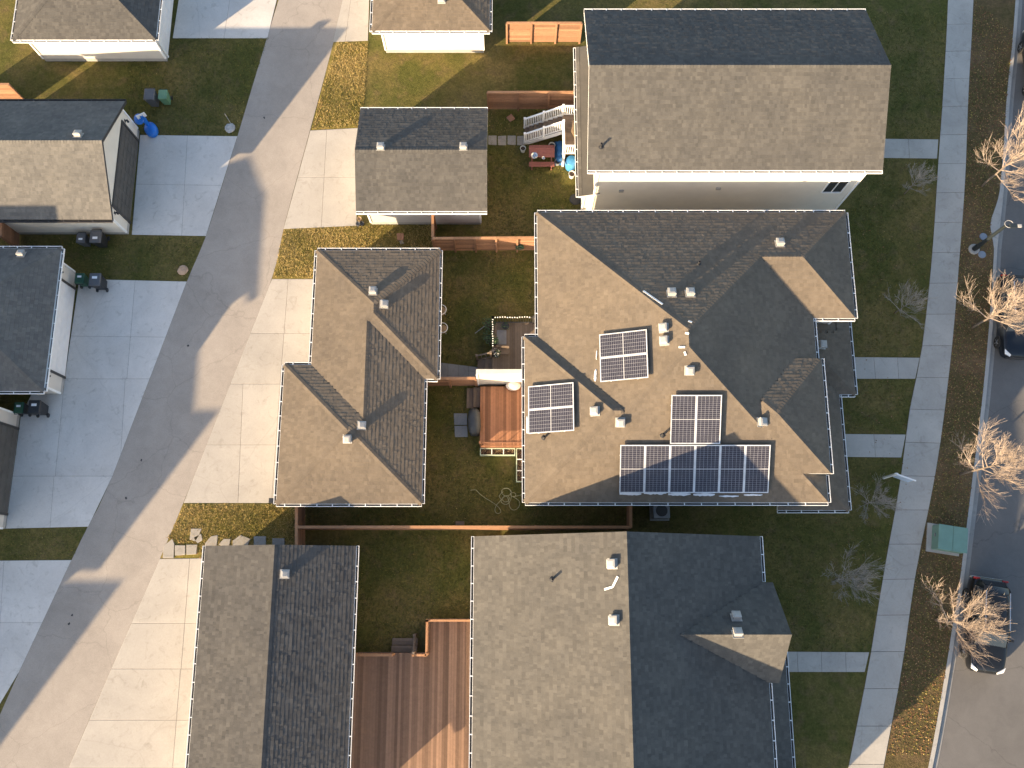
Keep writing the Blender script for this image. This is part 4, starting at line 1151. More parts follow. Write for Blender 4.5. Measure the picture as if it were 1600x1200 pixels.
# white stair and landing behind the top house
zl = 1.5; zr = zl + 1.0
LN, LM, LS = Y(881, 165, zr), Y(881, 189, zr), Y(881, 227, zr)
lw, le = X(881, 200, zr), THb[1]['r'][0] + 0.4
LD = empty('rear_landing', (lw, LS, 0)); tag(LD, 'grey rear landing with white railings and a white stair beside the top house', 'landing')
n_ = 9
for k in range(n_):
    w_ = (LN - LS) / n_; MB().box(0.0, w_ * k + 0.004, zl - 0.04, le - lw, w_ * (k + 1) - 0.004, zl).build('board', M['deck_grey'], LD)
for (x_, y_) in ((0.06, 0.06), (0.06, LN - LS - 0.06), (le - lw - 0.1, 0.06)): MB().box(x_ - 0.06, y_ - 0.06, 0, x_ + 0.06, y_ + 0.06, zl - 0.044).build('post', M['white_wood'], LD)
xb = X(820, 200, 1.05)
ns = 8
for k in range(ns):
    t0, t1 = k / ns, (k + 1) / ns; xa, xc = lw + (xb - lw) * t0, lw + (xb - lw) * t1; zz = zl * (1 - (k + 1) / (ns + 1))
    MB().box(xc - lw, LM - LS, zz - 0.045, xa - lw + 0.02, LN - LS, zz).build('tread', M['deck_grey'], LD)
for yy in (LM - 0.03, LN + 0.03):
    mb = MB(); mb.bar((0, yy - LS, zl - 0.2), (xb - lw, yy - LS, 0.0), 0.04, 0.26); mb.build('stringer', M['white_wood'], LD)
for yy in (LM, LN): railing(LD, (lw, yy), (xb, yy), zl, 0.12, 0.95, 'white_wood', gap=0.115, bal=0.045, rail=0.09, posts=(0, 0.5, 1))
railing(LD, (lw, LN), (le, LN), zl, zl, 0.95, 'white_wood', gap=0.115, bal=0.045, rail=0.09, posts=(1,))
railing(LD, (lw, LM), (lw, LS), zl, zl, 0.95, 'white_wood', gap=0.115, bal=0.045, rail=0.09, posts=(1,))
railing(LD, (lw, LS), (le, LS), zl, zl, 0.95, 'white_wood', gap=0.115, bal=0.045, rail=0.09, posts=(1,))

# ------------------------------------------------------------------ bare trees
def bare_tree(name, label, base_px, h, trunk_h, spread, seed, group, twig='twig', dense=1.0, r0=0.06, lean=(0, 0)):
    rnd = random.Random(seed); b = at(*base_px)
    root = empty(name, b); tag(root, label, 'tree', group)
    tr = MB(); cr = MB()
    top = Vector((lean[0] * trunk_h, lean[1] * trunk_h, trunk_h))
    leader = Vector((lean[0] * h, lean[1] * h, h * 0.97))
    pts = [Vector((0, 0, -0.03)), Vector((0.01, 0.0, trunk_h * 0.5)) + top * 0.0, top]
    tr.tube([(0, 0, -0.03), (rnd.uniform(-.03, .03), rnd.uniform(-.03, .03), trunk_h * 0.5), top, top.lerp(leader, 0.35), top.lerp(leader, 0.7)], [r0 * 1.25, r0, r0 * 0.85, r0 * 0.55, r0 * 0.28], 8)
    tr.build('trunk', M['bark'], root, smooth=True)
    def grow(p, d, L, r, depth):
        n = 4; q = p; dd = d.copy(); path = [p.copy()]; rad = [r]
        for k in range(n):
            dd = (dd + Vector((rnd.uniform(-.11, .11), rnd.uniform(-.11, .11), rnd.uniform(-.03, .10)))).normalized()
            q = q + dd * (L / n); path.append(q.copy()); rad.append(max(0.0042, r * (1 - 0.72 * (k + 1) / n)))
        cr.tube(path, rad, 4 if r > 0.012 else 3, cap=False)
        if depth == 0: return
        m = int((10 if depth == 2 else 10) * dense)
        for k in range(m):
            t = rnd.uniform(0.22, 1.0); i = min(n - 1, int(t * n)); bp = path[i].lerp(path[i + 1], t * n - i)
            ax = Vector((rnd.uniform(-1, 1), rnd.uniform(-1, 1), rnd.uniform(-0.2, 0.9))).normalized()
            nd = (dd * 1.0 + ax * 0.62).normalized()
            grow(bp, nd, L * rnd.uniform(0.34, 0.66), max(0.0055, r * 0.46), depth - 1)
    nb = int(17 * dense) + 3; a0 = rnd.uniform(0, 6.28)
    for k in range(nb):
        t = (k + rnd.random() * 0.6) / nb; s = top.lerp(leader, t * 0.75); a = a0 + k * 2.4 + rnd.uniform(-.3, .3)
        el = R(28 + 46 * t + rnd.uniform(-8, 8)); L = spread * (1.2 - 0.45 * t) * rnd.uniform(0.8, 1.12)
        d = Vector((math.cos(a) * math.cos(el), math.sin(a) * math.cos(el), math.sin(el)))
        grow(s, d, L, r0 * 0.5 * (1.1 - 0.5 * t), 2)
    cr.build('crown', M[twig], root)
    return root
bare_tree('street_tree', 'bare street tree with sunlit twigs nearest the top edge by the kerb', (1534, 291), 5.6, 1.5, 1.75, 1, 'bare street trees on the verge')
bare_tree('street_tree', 'bare street tree with sunlit twigs overhanging the parked car by the street lamp', (1519, 512), 5.4, 1.5, 1.7, 2, 'bare street trees on the verge')
bare_tree('street_tree', 'bare street tree with sunlit twigs leaning over the road opposite the lawn sign', (1500, 741), 5.8, 1.5, 1.8, 3, 'bare street trees on the verge')
bare_tree('street_tree', 'bare street tree with sunlit twigs covering the black car near the green cabinet', (1462, 969), 5.0, 1.3, 1.55, 4, 'bare street trees on the verge')
bare_tree('young_tree', 'small grey leafless lawn tree in front of the top house', (1413, 303), 2.6, 0.7, 0.95, 5, 'small leafless lawn trees', 'twig_grey', 0.75, 0.03)
bare_tree('young_tree', 'small grey leafless lawn tree beside the sidewalk above the upper path', (1398, 489), 2.7, 0.6, 1.0, 6, 'small leafless lawn trees', 'twig_grey', 0.75, 0.03)
bare_tree('young_tree', 'small grey leafless lawn tree next to the lawn sign', (1352, 787), 2.4, 0.4, 1.0, 7, 'small leafless lawn trees', 'twig_grey', 0.85, 0.03)
bare_tree('young_tree', 'small grey leafless lawn tree in front of the bottom house', (1306, 905), 2.9, 0.6, 1.25, 8, 'small leafless lawn trees', 'twig_grey', 0.9, 0.03)

# ------------------------------------------------------------------ cars
def car(name, label, paint, cx_px, cy_px, head, sub=False):
    """SUV, nose along local -y; parts: body, greenhouse, windows, wheels, lamps, mirrors, bumpers"""
    c = at(cx_px, cy_px, ROADZ); root = empty(name, c, head); tag(root, label, 'car', 'cars parked on the street')
    L, W = 4.62, 1.86
    # lower body: stations along y (nose to tail): (y, half width, z belt, z bottom, crown)
    st = [(-2.30, 0.62, 0.66, 0.34, 0.0), (-2.24, 0.78, 0.78, 0.26, 0.02), (-2.02, 0.87, 0.90, 0.22, 0.05), (-1.5, 0.915, 0.98, 0.22, 0.06), (-1.0, 0.925, 1.03, 0.22, 0.06), (-0.3, 0.93, 1.05, 0.22, 0.02),
          (0.6, 0.93, 1.06, 0.22, 0.02), (1.4, 0.925, 1.07, 0.22, 0.02), (1.95, 0.90, 1.06, 0.25, 0.03), (2.20, 0.84, 1.02, 0.32, 0.02), (2.31, 0.74, 0.92, 0.42, 0.0)]
    mb = MB(); rings = []
    for (y, hw, zt, zb, cr) in st:
        prof = [(-hw * 0.93, zb), (-hw, zb + 0.14), (-hw, zt - 0.26), (-hw * 0.975, zt - 0.1), (-hw * 0.90, zt - 0.01), (-hw * 0.55, zt + cr * 0.7), (0, zt + cr), (hw * 0.55, zt + cr * 0.7), (hw * 0.90, zt - 0.01), (hw * 0.975, zt - 0.1), (hw, zt - 0.26), (hw, zb + 0.14), (hw * 0.93, zb)]
        i0 = len(mb.v); mb.v += [(x, y, z_) for x, z_ in prof]; rings.append((i0, len(prof)))
    for k in range(len(rings) - 1):
        a, n = rings[k]; b2, _ = rings[k + 1]
        for j in range(n - 1): mb.poly((a + j, a + j + 1, b2 + j + 1, b2 + j))
        mb.poly((a + n - 1, a, b2, b2 + n - 1))
    a, n = rings[0]; mb.poly([a + j for j in range(n)]); a, n = rings[-1]; mb.poly([a + j for j in reversed(range(n))])
    body = mb.build('body', M[paint], root, smooth=True)
    md = body.modifiers.new('sub', 'SUBSURF'); md.levels = 1; md.render_levels = 2
    # greenhouse shell
    gh = [(-0.98, 0.80, 1.05, 0.0), (-0.28, 0.66, 1.57, 0.03), (0.2, 0.655, 1.64, 0.035), (1.2, 0.645, 1.63, 0.035), (1.85, 0.62, 1.56, 0.03), (2.16, 0.66, 1.08, 0.0)]
    mb = MB(); rg = []
    for (y, hw, zt, cr) in gh:
        lowz = 1.03; hb = 0.845 if -0.9 < y < 2.1 else hw
        prof = [(-hb, lowz), (-(hw + 0.02), zt - 0.07) if zt > 1.2 else (-hw, zt), (-hw + 0.06, zt), (0, zt + cr), (hw - 0.06, zt), (hw + 0.02, zt - 0.07) if zt > 1.2 else (hw, zt), (hb, lowz)]
        i0 = len(mb.v); mb.v += [(x, y, z_) for x, z_ in prof]; rg.append(i0)
    for k in range(len(rg) - 1):
        for j in range(6): mb.poly((rg[k] + j, rg[k] + j + 1, rg[k + 1] + j + 1, rg[k + 1] + j))
    mb.build('roof', M[paint], root, smooth=True)
    def quad(name_, pts, mat, th=0.012):
        m_ = MB(); p0, p1, p2, p3 = [Vector(p_) for p_ in pts]; n_ = (p1 - p0).cross(p3 - p0).normalized() * th
        m_.face([p0 + n_, p1 + n_, p2 + n_, p3 + n_]); 
        for (u, v) in ((p0, p1), (p1, p2), (p2, p3), (p3, p0)): m_.face([u, v, v + n_, u + n_])
        return m_.build(name_, M[mat], root)
    quad('windscreen', [(-0.72, -0.93, 1.09), (0.72, -0.93, 1.09), (0.58, -0.33, 1.545), (-0.58, -0.33, 1.545)], 'windscreen', 0.03)
    quad('rear_window', [(0.60, 2.135, 1.13), (-0.60, 2.135, 1.13), (-0.55, 1.90, 1.50), (0.55, 1.90, 1.50)], 'glass', 0.03)
    for s in (-1, 1):
        for (y0, y1, t0, t1) in ((-0.62, 0.28, -0.22, 0.26), (0.36, 1.18, 0.36, 1.16), (1.26, 1.9, 1.24, 1.72)):
            pts = [(s * 0.848, y0, 1.09), (s * 0.848, y1, 1.09), (s * 0.69, t1, 1.52), (s * 0.69, t0, 1.52)]
            quad('side_window', pts if s > 0 else pts[::-1], 'glass', 0.02)
        m_ = MB(); m_.bar((s * 0.60, -0.15, 1.69), (s * 0.585, 1.65, 1.68), 0.045, 0.035)
        for yy in (-0.1, 0.75, 1.6): m_.bar((s * 0.595, yy, 1.60), (s * 0.595, yy, 1.69), 0.04, 0.04)
        m_.build('roof_rail', M['chrome'], root)
        m_ = MB(); m_.box(min(s * 0.93, s * 1.11), -0.66, 1.02, max(s * 0.93, s * 1.11), -0.54, 1.17); o = m_.build('mirror', M[paint], root); bevel(o, 0.03, 2)
        m_ = MB(); i = 0
        m_.face([(s * 0.50, -2.285, 0.74), (s * 0.80, -2.16, 0.80), (s * 0.84, -1.92, 0.915), (s * 0.66, -2.08, 0.90), (s * 0.48, -2.2, 0.84)] if s > 0 else [(s * 0.48, -2.2, 0.84), (s * 0.66, -2.08, 0.90), (s * 0.84, -1.92, 0.915), (s * 0.80, -2.16, 0.80), (s * 0.50, -2.285, 0.74)])
        m_.v = [(x, y - 0.015, z_ + 0.02) for x, y, z_ in m_.v]; o = m_.build('headlight', M['lamp_white'], root)
        sd = o.modifiers.new('thick', 'SOLIDIFY'); sd.thickness = 0.03
        m_ = MB(); m_.box(min(s * 0.55, s * 0.86), 2.19, 0.86, max(s * 0.55, s * 0.86), 2.29, 1.02); o = m_.build('tail_light', M['lamp_red'], root); bevel(o, 0.03, 2)
        for yy in (-1.42, 1.36):
            w = empty('wheel', (s * 0.84, yy, 0.345)); w.parent = root; w.rotation_euler = (0, R(90), 0)
            MB().lathe([(0.22, -0.11), (0.31, -0.115), (0.345, -0.08), (0.345, 0.08), (0.31, 0.115), (0.22, 0.11)], n=24).build('tyre', M['tyre'], w)
            m_ = MB(); m_.lathe([(0.215, -0.10 * 1), (0.215, 0.10)], n=24); m_.lathe([(0.06, 0.10), (0.05, 0.125)], n=10); m_.lathe([(0.05, -0.125), (0.06, -0.10)], n=10)
            for k in range(5):
                a = 2 * math.pi * k / 5
                for zz in (0.107, -0.107): m_.bar((0.04 * math.cos(a), 0.04 * math.sin(a), zz), (0.2 * math.cos(a), 0.2 * math.sin(a), zz), 0.05, 0.02)
            m_.build('rim', M['rim'], w)
    m_ = MB(); m_.box(-0.48, -2.325, 0.5, 0.48, -2.28, 0.68); o = m_.build('grille', M['trim_dark'], root)
    m_ = MB(); m_.box(-0.80, 2.24, 0.42, 0.80, 2.36, 0.60); o = m_.build('rear_bumper', M['vent'], root); bevel(o, 0.04, 2)
    m_ = MB(); m_.box(-0.26, 2.30, 0.70, 0.26, 2.325, 0.82); m_.build('licence_plate', M['sticker'], root)
    m_ = MB(); m_.tube([(0.30, 1.55, 1.62), (0.30, 1.62, 1.70), (0.30, 1.70, 1.73)], [0.03, 0.02, 0.008], 6); m_.build('antenna', M['black'], root)
    return root
car('parked_car', 'black parked SUV under the sunlit tree near the bottom right corner', 'paint_black', 1531, 976, R(-8.5))
car('parked_car', 'dark parked SUV at the right edge beside the street lamp', 'paint_blue', 1577, 501, R(-4.5))
car('parked_car', 'dark parked car of which only the flank shows in the upper right corner', 'paint_black', 1618, 112, R(-2))

# ------------------------------------------------------------------ wheeled bins
def bin_(name, label, px, py, body, lid, s=1.0, rz=0.0, wheels=True, sticker=True, group='wheeled bins by the garages'):
    root = empty(name, at(px, py, 0.024 if True else 0), rz); tag(root, label, 'bin', group)
    def taper(mb, w0, d0, w1, d1, z0, z1):
        i = len(mb.v); mb.v += [(-w0, -d0, z0), (w0, -d0, z0), (w0, d0, z0), (-w0, d0, z0), (-w1, -d1, z1), (w1, -d1, z1), (w1, d1, z1), (-w1, d1, z1)]
        for q in ((0, 3, 2, 1), (4, 5, 6, 7), (0, 1, 5, 4), (1, 2, 6, 5), (2, 3, 7, 6), (3, 0, 4, 7)): mb.poly([i + k for k in q])
    mb = MB(); taper(mb, 0.21 * s, 0.24 * s, 0.29 * s, 0.34 * s, 0.05, 0.98 * s); o = mb.build('body', M[body], root); bevel(o, 0.03, 2)
    mb = MB(); taper(mb, 0.31 * s, 0.36 * s, 0.27 * s, 0.32 * s, 0.985 * s, 1.06 * s); o = mb.build('lid', M[lid], root); bevel(o, 0.02, 2)
    mb = MB(); mb.tube([(-0.25 * s, 0.40 * s, 0.97 * s), (0.25 * s, 0.40 * s, 0.97 * s)], 0.018, 8)
    for x in (-0.24 * s, 0.24 * s): mb.bar((x, 0.33 * s, 0.95 * s), (x, 0.41 * s, 0.97 * s), 0.03, 0.03)
    mb.build('handle', M['black'], root)
    if wheels:
        for x in (-0.26 * s, 0.26 * s):
            w = MB().lathe([(0.09, -0.03), (0.12, -0.03), (0.12, 0.03), (0.09, 0.03)], n=14).build('wheel', M['black'], root, loc=(x, 0.26 * s, 0.12)); w.rotation_euler = (0, R(90), 0)
    if sticker:
        MB().box(-0.13 * s, -0.16 * s, 1.061 * s, 0.13 * s, -0.03 * s, 1.066 * s).build('sticker', M['sticker'], root)
bin_('wheeled_bin', 'grey wheeled bin, left of two by the south wall of the cream garage', 138, 381, 'grey_plastic', 'grey_plastic', 0.85)
bin_('wheeled_bin', 'black wheeled bin, right of two by the south wall of the cream garage', 163, 381, 'black', 'grey_plastic', 1.05)
bin_('wheeled_bin', 'small green wheeled bin at the north corner of the white door garage', 136, 443, 'green_plastic', 'green_plastic', 0.85, R(180))
bin_('wheeled_bin', 'black wheeled bin on the driveway corner next to the small green bin', 162, 447, 'black', 'grey_plastic', 1.05, R(180))
bin_('wheeled_bin', 'dark green wheeled bin in the gap south of the white door garage', 43, 642, 'black', 'green_plastic', 0.85, R(180))
bin_('wheeled_bin', 'large black wheeled bin in the gap south of the white door garage', 70, 642, 'black', 'black', 1.05, R(180))
bin_('wheeled_bin', 'dark grey wheeled bin, left of two on the grass at the top left', 244, 162, 'grey_plastic', 'grey_plastic', 1.0, sticker=False)
bin_('wheeled_bin', 'pale green bin, right of two on the grass at the top left', 263, 160, 'pale_green', 'pale_green', 0.85, sticker=False)

# ------------------------------------------------------------------ blue toy
root = empty('play_hoop', at(237, 204), R(28)); tag(root, 'bright blue plastic toy hoop with a white bar beside the driveway', 'toy')
MB().lathe([(0.34, 0.0), (0.42, 0.06), (0.42, 0.26), (0.34, 0.38), (0.12, 0.43)], (0.02, -0.06, 0), 22, sx=0.85, sy=1.15).build('base', M['blue_plastic'], root, smooth=True)
mb = MB(); mb.tube([(0, 0.22, 0.3), (0, 0.26, 0.8), (0, 0.26, 1.25)], [0.13, 0.11, 0.09], 10); mb.build('pole', M['blue_plastic'], root)
o = MB().box(-0.26, 0.24, 1.02, 0.26, 0.29, 1.40).build('backboard', M['white'], root); bevel(o, 0.01, 2)
MB().lathe([(0.02, 0.86), (0.24, 0.84), (0.33, 0.95), (0.28, 1.04), (0.03, 1.07)], (-0.22, 0.32, 0), 18, sx=0.9, sy=1.1).build('ball_holder', M['blue_plastic'], root, smooth=True)
mb = MB(); mb.tube([(0.17 * math.cos(a), 0.06 + 0.17 * math.sin(a), 1.10) for a in [2 * math.pi * k / 14 for k in range(15)]], 0.016, 6); mb.build('rim', M['blue_plastic'], root)

# ------------------------------------------------------------------ street lamp, cabinet, sign
root = empty('street_lamp', at(1521, 390)); tag(root, 'black street lamp on a round concrete base on the verge', 'street lamp')
MB().lathe([(0.30, -0.05), (0.30, 0.10), (0.26, 0.13)], n=20).build('base', M['kerb'], root)
MB().lathe([(0.15, 0.13), (0.15, 0.5), (0.11, 0.6), (0.10, 1.2), (0.085, 3.2), (0.06, 3.3)], n=14).build('pole', M['lamp_post'], root)
mb = MB(); mb.bar((0, 0, 3.15), (0.36, 0.02, 3.3), 0.08, 0.08); mb.build('arm', M['lamp_post'], root)
o = MB().box(0.2, -0.13, 3.24, 0.60, 0.13, 3.34).build('lamp_head', M['lamp_post'], root); bevel(o, 0.04, 2)
o = MB().box(0.61, -0.09, 3.24, 0.84, 0.09, 3.33).build('lens', M['vent'], root); bevel(o, 0.03, 2)
mb = MB(); mb.tube([(0.18 + 0.22 * math.cos(a), 0.10 + 0.2 * math.sin(a), 3.30) for a in [2 * math.pi * k / 18 for k in range(19)]], 0.016, 6); mb.build('ring', M['vent'], root)
for (x_, y_, t) in ((1536, 370, 'upper'), (1534, 398, 'lower')):
    MB()
    o = MB().lathe([(0.21, 0.0), (0.21, 0.05), (0.18, 0.07)], n=20).build('access_lid', M['lid_blue'], loc=at(x_, y_)); tag(o, '%s round blue grey access lid beside the street lamp' % t, 'lid', 'round access lids in the verge')
a = at(1476, 843); root = empty('utility_cabinet', a, R(-9)); tag(root, 'green utility cabinet on a concrete pad on the verge', 'utility cabinet')
MB().box(-0.95, -0.75, 0.0, 0.72, 0.72, 0.10).build('pad', M['kerb'], root)
mb = MB(); i = len(mb.v); w, d, h = 0.72, 0.62, 0.85
mb.v += [(-w, -d, 0.10), (w, -d, 0.10), (w, d, 0.10), (-w, d, 0.10), (-w, -d, h), (w, -d, h + 0.0), (w, d, h), (-w, d, h)]
for q in ((0, 3, 2, 1), (0, 1, 5, 4), (1, 2, 6, 5), (2, 3, 7, 6), (3, 0, 4, 7), (4, 5, 6, 7)): mb.poly([i + k for k in q])
o = mb.build('casing', M['box_green'], root); bevel(o, 0.03, 2)
o = MB().box(-w - 0.02, -d - 0.02, h + 0.003, -0.012, d + 0.02, h + 0.05).build('lid', M['box_green'], root); bevel(o, 0.015, 2)
o = MB().box(0.0, -d - 0.02, h + 0.003, w + 0.02, d + 0.02, h + 0.05).build('lid', M['box_green'], root); bevel(o, 0.015, 2)
MB().box(-w - 0.03, 0.02, 0.45, -w - 0.004, 0.18, 0.58).build('latch', M['chrome'], root)
a = at(1380, 747); root = empty('lawn_sign', a, R(-20)); tag(root, 'white post sign with a pale blue hanging panel on the lawn edge', 'sign')
MB().box(-0.045, -0.045, 0, 0.045, 0.045, 1.75).build('post', M['white_wood'], root)
MB().box(-0.10, -0.03, 1.62, 1.0, 0.03, 1.69).build('arm', M['white_wood'], root)
o = MB().box(0.13, -0.015, 0.92, 0.92, 0.015, 1.5).build('panel', M['sign_blue'], root); o['label'] = 'pale blue hanging panel'
for x_ in (0.2, 0.85): MB().box(x_ - 0.008, -0.006, 1.45, x_ + 0.008, 0.006, 1.62).build('hook', M['black'], root)

# ------------------------------------------------------------------ middle yard
hp = [(735, 766), (740, 765.5), (744, 766), (750, 772), (758, 778), (767, 783.5), (775, 789), (781, 795), (782.5, 800), (778, 802.5), (774, 800), (773.5, 795), (776, 789), (781, 783.5),
      (783, 780), (780, 776), (782, 772), (786, 768), (784, 771), (784, 766), (789, 763.5), (795, 764), (799, 768), (797, 773), (790, 775), (785, 772), (784, 767), (788, 763), (794, 763), (798, 768), (799, 775), (797, 783), (792, 788),
      (786, 787), (783, 783), (786, 777), (792, 774.5), (796, 778), (794, 783), (788, 784), (785, 780), (788, 776), (793, 777), (795, 785), (797, 793), (802, 797), (808, 795), (812, 789), (811, 783), (805, 778), (799, 775), (797, 771), (800, 770), (804, 770), (806, 773), (804, 776), (800, 776), (808, 775), (818, 772)]
pts = smooth_line([at(x, y, 0.03) for x, y in hp], 0.06); c = at(785, 780)
mb = MB(); mb.tube([q - c + Vector((0, 0, 0.012 * math.sin(i * 0.37))) for i, q in enumerate(pts)], 0.016, 6)
tag(mb.build('garden_hose', M['hose'], loc=c), 'pale garden hose lying in loops on the lawn beside the duplex', 'hose')
a = at(742, 663); root = empty('covered_grill', a, R(2)); tag(root, 'barbecue under a dark grey cover beside the cedar deck steps', 'grill')
mb = MB(); ring = []
for (z_, sx_, sy_) in ((0.02, 0.31, 0.66), (0.55, 0.33, 0.70), (0.85, 0.33, 0.70), (1.0, 0.27, 0.60), (1.10, 0.16, 0.40)):
    i0 = len(mb.v)
    for k in range(20):
        t = 2 * math.pi * k / 20; ct, st_ = math.cos(t), math.sin(t)
        f = (abs(ct) ** 3.5 + abs(st_) ** 3.5) ** (-1 / 3.5); wob = 1 + 0.03 * math.sin(5 * t + z_ * 6)
        mb.v.append((sx_ * ct * f * wob, sy_ * st_ * f * wob, z_))
    ring.append(i0)
for k in range(len(ring) - 1):
    for j in range(20): mb.poly((ring[k] + j, ring[k] + (j + 1) % 20, ring[k + 1] + (j + 1) % 20, ring[k + 1] + j))
mb.poly([ring[-1] + j for j in range(20)]); mb.build('cover', M['cover'], root, smooth=True)
for (x_, y_) in ((-0.25, -0.5), (0.25, -0.5), (-0.25, 0.5), (0.25, 0.5)): MB().lathe([(0.05, 0), (0.05, 0.03)], (x_, y_, 0.0), 10).build('foot', M['black'], root)
def paver(label, poly, mat='paver_grey', h=0.05, group='stepping stones', z0=0.0, name='paving_stone', cat='stone'):
    P_ = [at(x, y) for x, y in poly]; c = sum(P_, Vector()) / len(P_)
    o = MB().prism([((q - c).x, (q - c).y) for q in P_], -0.02, h).build(name, M[mat], loc=(c.x, c.y, z0)); bevel(o, 0.012, 1)
    return tag(o, label, cat, group)
paver('upper of two grey slabs on the grass beside the covered grill', [(709, 646), (730, 646), (730, 664), (710, 664)], group='grey slabs by the grill')
paver('lower of two grey slabs on the grass beside the covered grill', [(710, 665.5), (730, 665.5), (731, 683), (711, 683)], group='grey slabs by the grill')
# raised garden bed in an L along the deck and the wall
def bed(label, px0, py0, px1, py1, n, along):
    z_ = 0.32; x0_, y0_, x1_, y1_ = X(px0, py1, z_), Y(px0, py1, z_), X(px1, py0, z_), Y(px1, py0, z_)
    root = empty('garden_bed', (x0_, y0_, 0)); tag(root, label, 'garden bed', 'garden beds along the cedar deck'); w, l = x1_ - x0_, y1_ - y0_
    MB().box(0.03, 0.03, 0, w - 0.03, l - 0.03, z_ - 0.10).build('soil', M['soil'], root)
    t = 0.045
    for bx_ in ((0, 0, w, t), (0, l - t, w, l), (0, t, t, l - t), (w - t, t, w, l - t)): MB().box(bx_[0], bx_[1], 0, bx_[2], bx_[3], z_).build('edging', M['pvc_green'], root)
    for k in range(1, n):
        if along == 'x': MB().box(w * k / n - t / 2, t, 0.05, w * k / n + t / 2, l - t, z_ - 0.005).build('divider', M['white_wood'], root)
        else: MB().box(t, l * k / n - t / 2, 0.05, w - t, l * k / n + t / 2, z_ - 0.005).build('divider', M['white_wood'], root)
    mb = MB()
    for k in range(160):
        x_, y_ = random.uniform(0.08, w - 0.08), random.uniform(0.08, l - 0.08); s_ = random.uniform(0.03, 0.08); a_ = random.uniform(0, 6.28)
        mb.face([(x_, y_, z_ - 0.1), (x_ + s_ * math.cos(a_), y_ + s_ * math.sin(a_), z_ - 0.05 + random.uniform(0, .05)), (x_ + s_ * 1.4 * math.cos(a_ + .5), y_ + s_ * 1.4 * math.sin(a_ + .5), z_ - 0.08)])
    o = mb.build('dead_stalks', M['rattan'], root); o['kind'] = 'stuff'
bed('raised garden bed of three cells below the cedar deck', 750, 700, 805, 711.5, 3, 'x')
bed('raised garden bed along the house wall below the cedar deck', 806.5, 700, 822, 753, 3, 'y')
# things on the decks
def on_deck(px, py, z_): return at(px, py, z_)
o = MB().box(-0.25, -0.4, 0, 0.25, 0.4, 0.012).build('outdoor_mat', M['mat_grey'], loc=at(784, 527, 0.605)); tag(o, 'grey mat on the weathered deck', 'mat')
root = empty('deck_bench', at(786, 552, 0.6)); tag(root, 'small wooden bench on the weathered deck', 'bench')
MB().box(-0.32, -0.16, 0.40, 0.32, 0.16, 0.44).build('seat', M['deck_grey'], root)
for s in (-1, 1):
    for t in (-1, 1): MB().box(s * 0.28 - .02, t * 0.12 - .02, 0, s * 0.28 + .02, t * 0.12 + .02, 0.397).build('leg', M['deck_grey'], root)
MB().box(-0.32, 0.165, 0.3, 0.32, 0.195, 0.8).build('backrest', M['deck_grey'], root)
def plant(name, label, p, r, h, mat, pot='black', n=60, seed=0, flower=None, group='potted plants on the weathered deck'):
    rnd = random.Random(seed); root = empty(name, p); tag(root, label, 'plant', group)
    MB().lathe([(r * 0.55, 0), (r * 0.75, h * 0.45), (r * 0.8, h * 0.47), (r * 0.7, h * 0.47), (r * 0.68, h * 0.42)], n=14).build('pot', M[pot], root)
    for nm, mt, cnt in (('foliage', mat, n),) + ((('flowers', flower, n // 2),) if flower else ()):
        mb = MB()
        for k in range(cnt):
            a = rnd.uniform(0, 6.28); q = rnd.uniform(0, 1) ** 0.6 * r * 1.1; zz = h * 0.45 + rnd.uniform(0.0, h * 0.6) + (0.04 if nm == 'flowers' else 0)
            s_ = rnd.uniform(0.04, 0.09); c_ = Vector((q * math.cos(a), q * math.sin(a), zz)); b_ = rnd.uniform(0, 6.28); t_ = rnd.uniform(-.5, .9)
            e = Vector((math.cos(b_), math.sin(b_), t_)).normalized() * s_; f = Vector((-math.sin(b_), math.cos(b_), 0.1)) * s_ * 0.45
            mb.face([c_, c_ + e * 0.5 + f, c_ + e, c_ + e * 0.5 - f])
        o = mb.build(nm, M[mt], root); o['kind'] = 'stuff'
plant('potted_plant', 'white flowering pot plant at the head of the deck steps', at(776, 556, 0.6), 0.2, 0.7, 'plant', 'grey_plastic', 50, 1, 'flower')
plant('potted_plant', 'leafy pot plant inside the corner of the weathered deck railing', at(774, 537, 0.6), 0.18, 0.8, 'plant', 'black', 70, 2)
plant('potted_plant', 'dark pot with a sparse plant at the north rail of the weathered deck', at(790, 511, 0.6), 0.26, 0.5, 'plant', 'black', 30, 3)
plant('shrub', 'low dark shrub growing against the west side of the weathered deck', at(765, 533), 0.34, 0.9, 'plant', 'soil', 160, 4)
plant('shrub', 'low dark shrub at the north west corner of the weathered deck', at(765, 511), 0.34, 0.9, 'plant', 'soil', 160, 5)
o = MB().lathe([(0.02, 0.0), (0.34, 0.04), (0.36, 0.22), (0.24, 0.36), (0.02, 0.40)], n=16, sx=1.1, sy=0.7).build('cushion', M['flower'], loc=at(802, 604, 0.62)); tag(o, 'pale cushion lying on the cedar deck under the white wall', 'cushion')
def chair(label, px, py, rz):
    root = empty('garden_chair', at(px, py), rz); tag(root, label, 'chair', 'white garden chairs by the duplex garage')
    MB().lathe([(0.23, 0.40), (0.25, 0.43), (0.23, 0.45)], n=16).build('seat', M['rattan'], root)
    mb = MB(); mb.tube([(0.27 * math.cos(a), 0.27 * math.sin(a), 0.72) for a in [R(-110 + 220 * k / 12) for k in range(13)]], 0.022, 6); mb.build('backrest', M['white'], root)
    for a in (45, 135, 225, 315): MB().tube([(0.2 * math.cos(R(a)), 0.2 * math.sin(R(a)), 0.0), (0.2 * math.cos(R(a)), 0.2 * math.sin(R(a)), 0.40)], 0.018, 6).build('leg', M['white'], root)
chair('round white garden chair peeking out from the east eave of the duplex garage', 693, 518, 0.0)
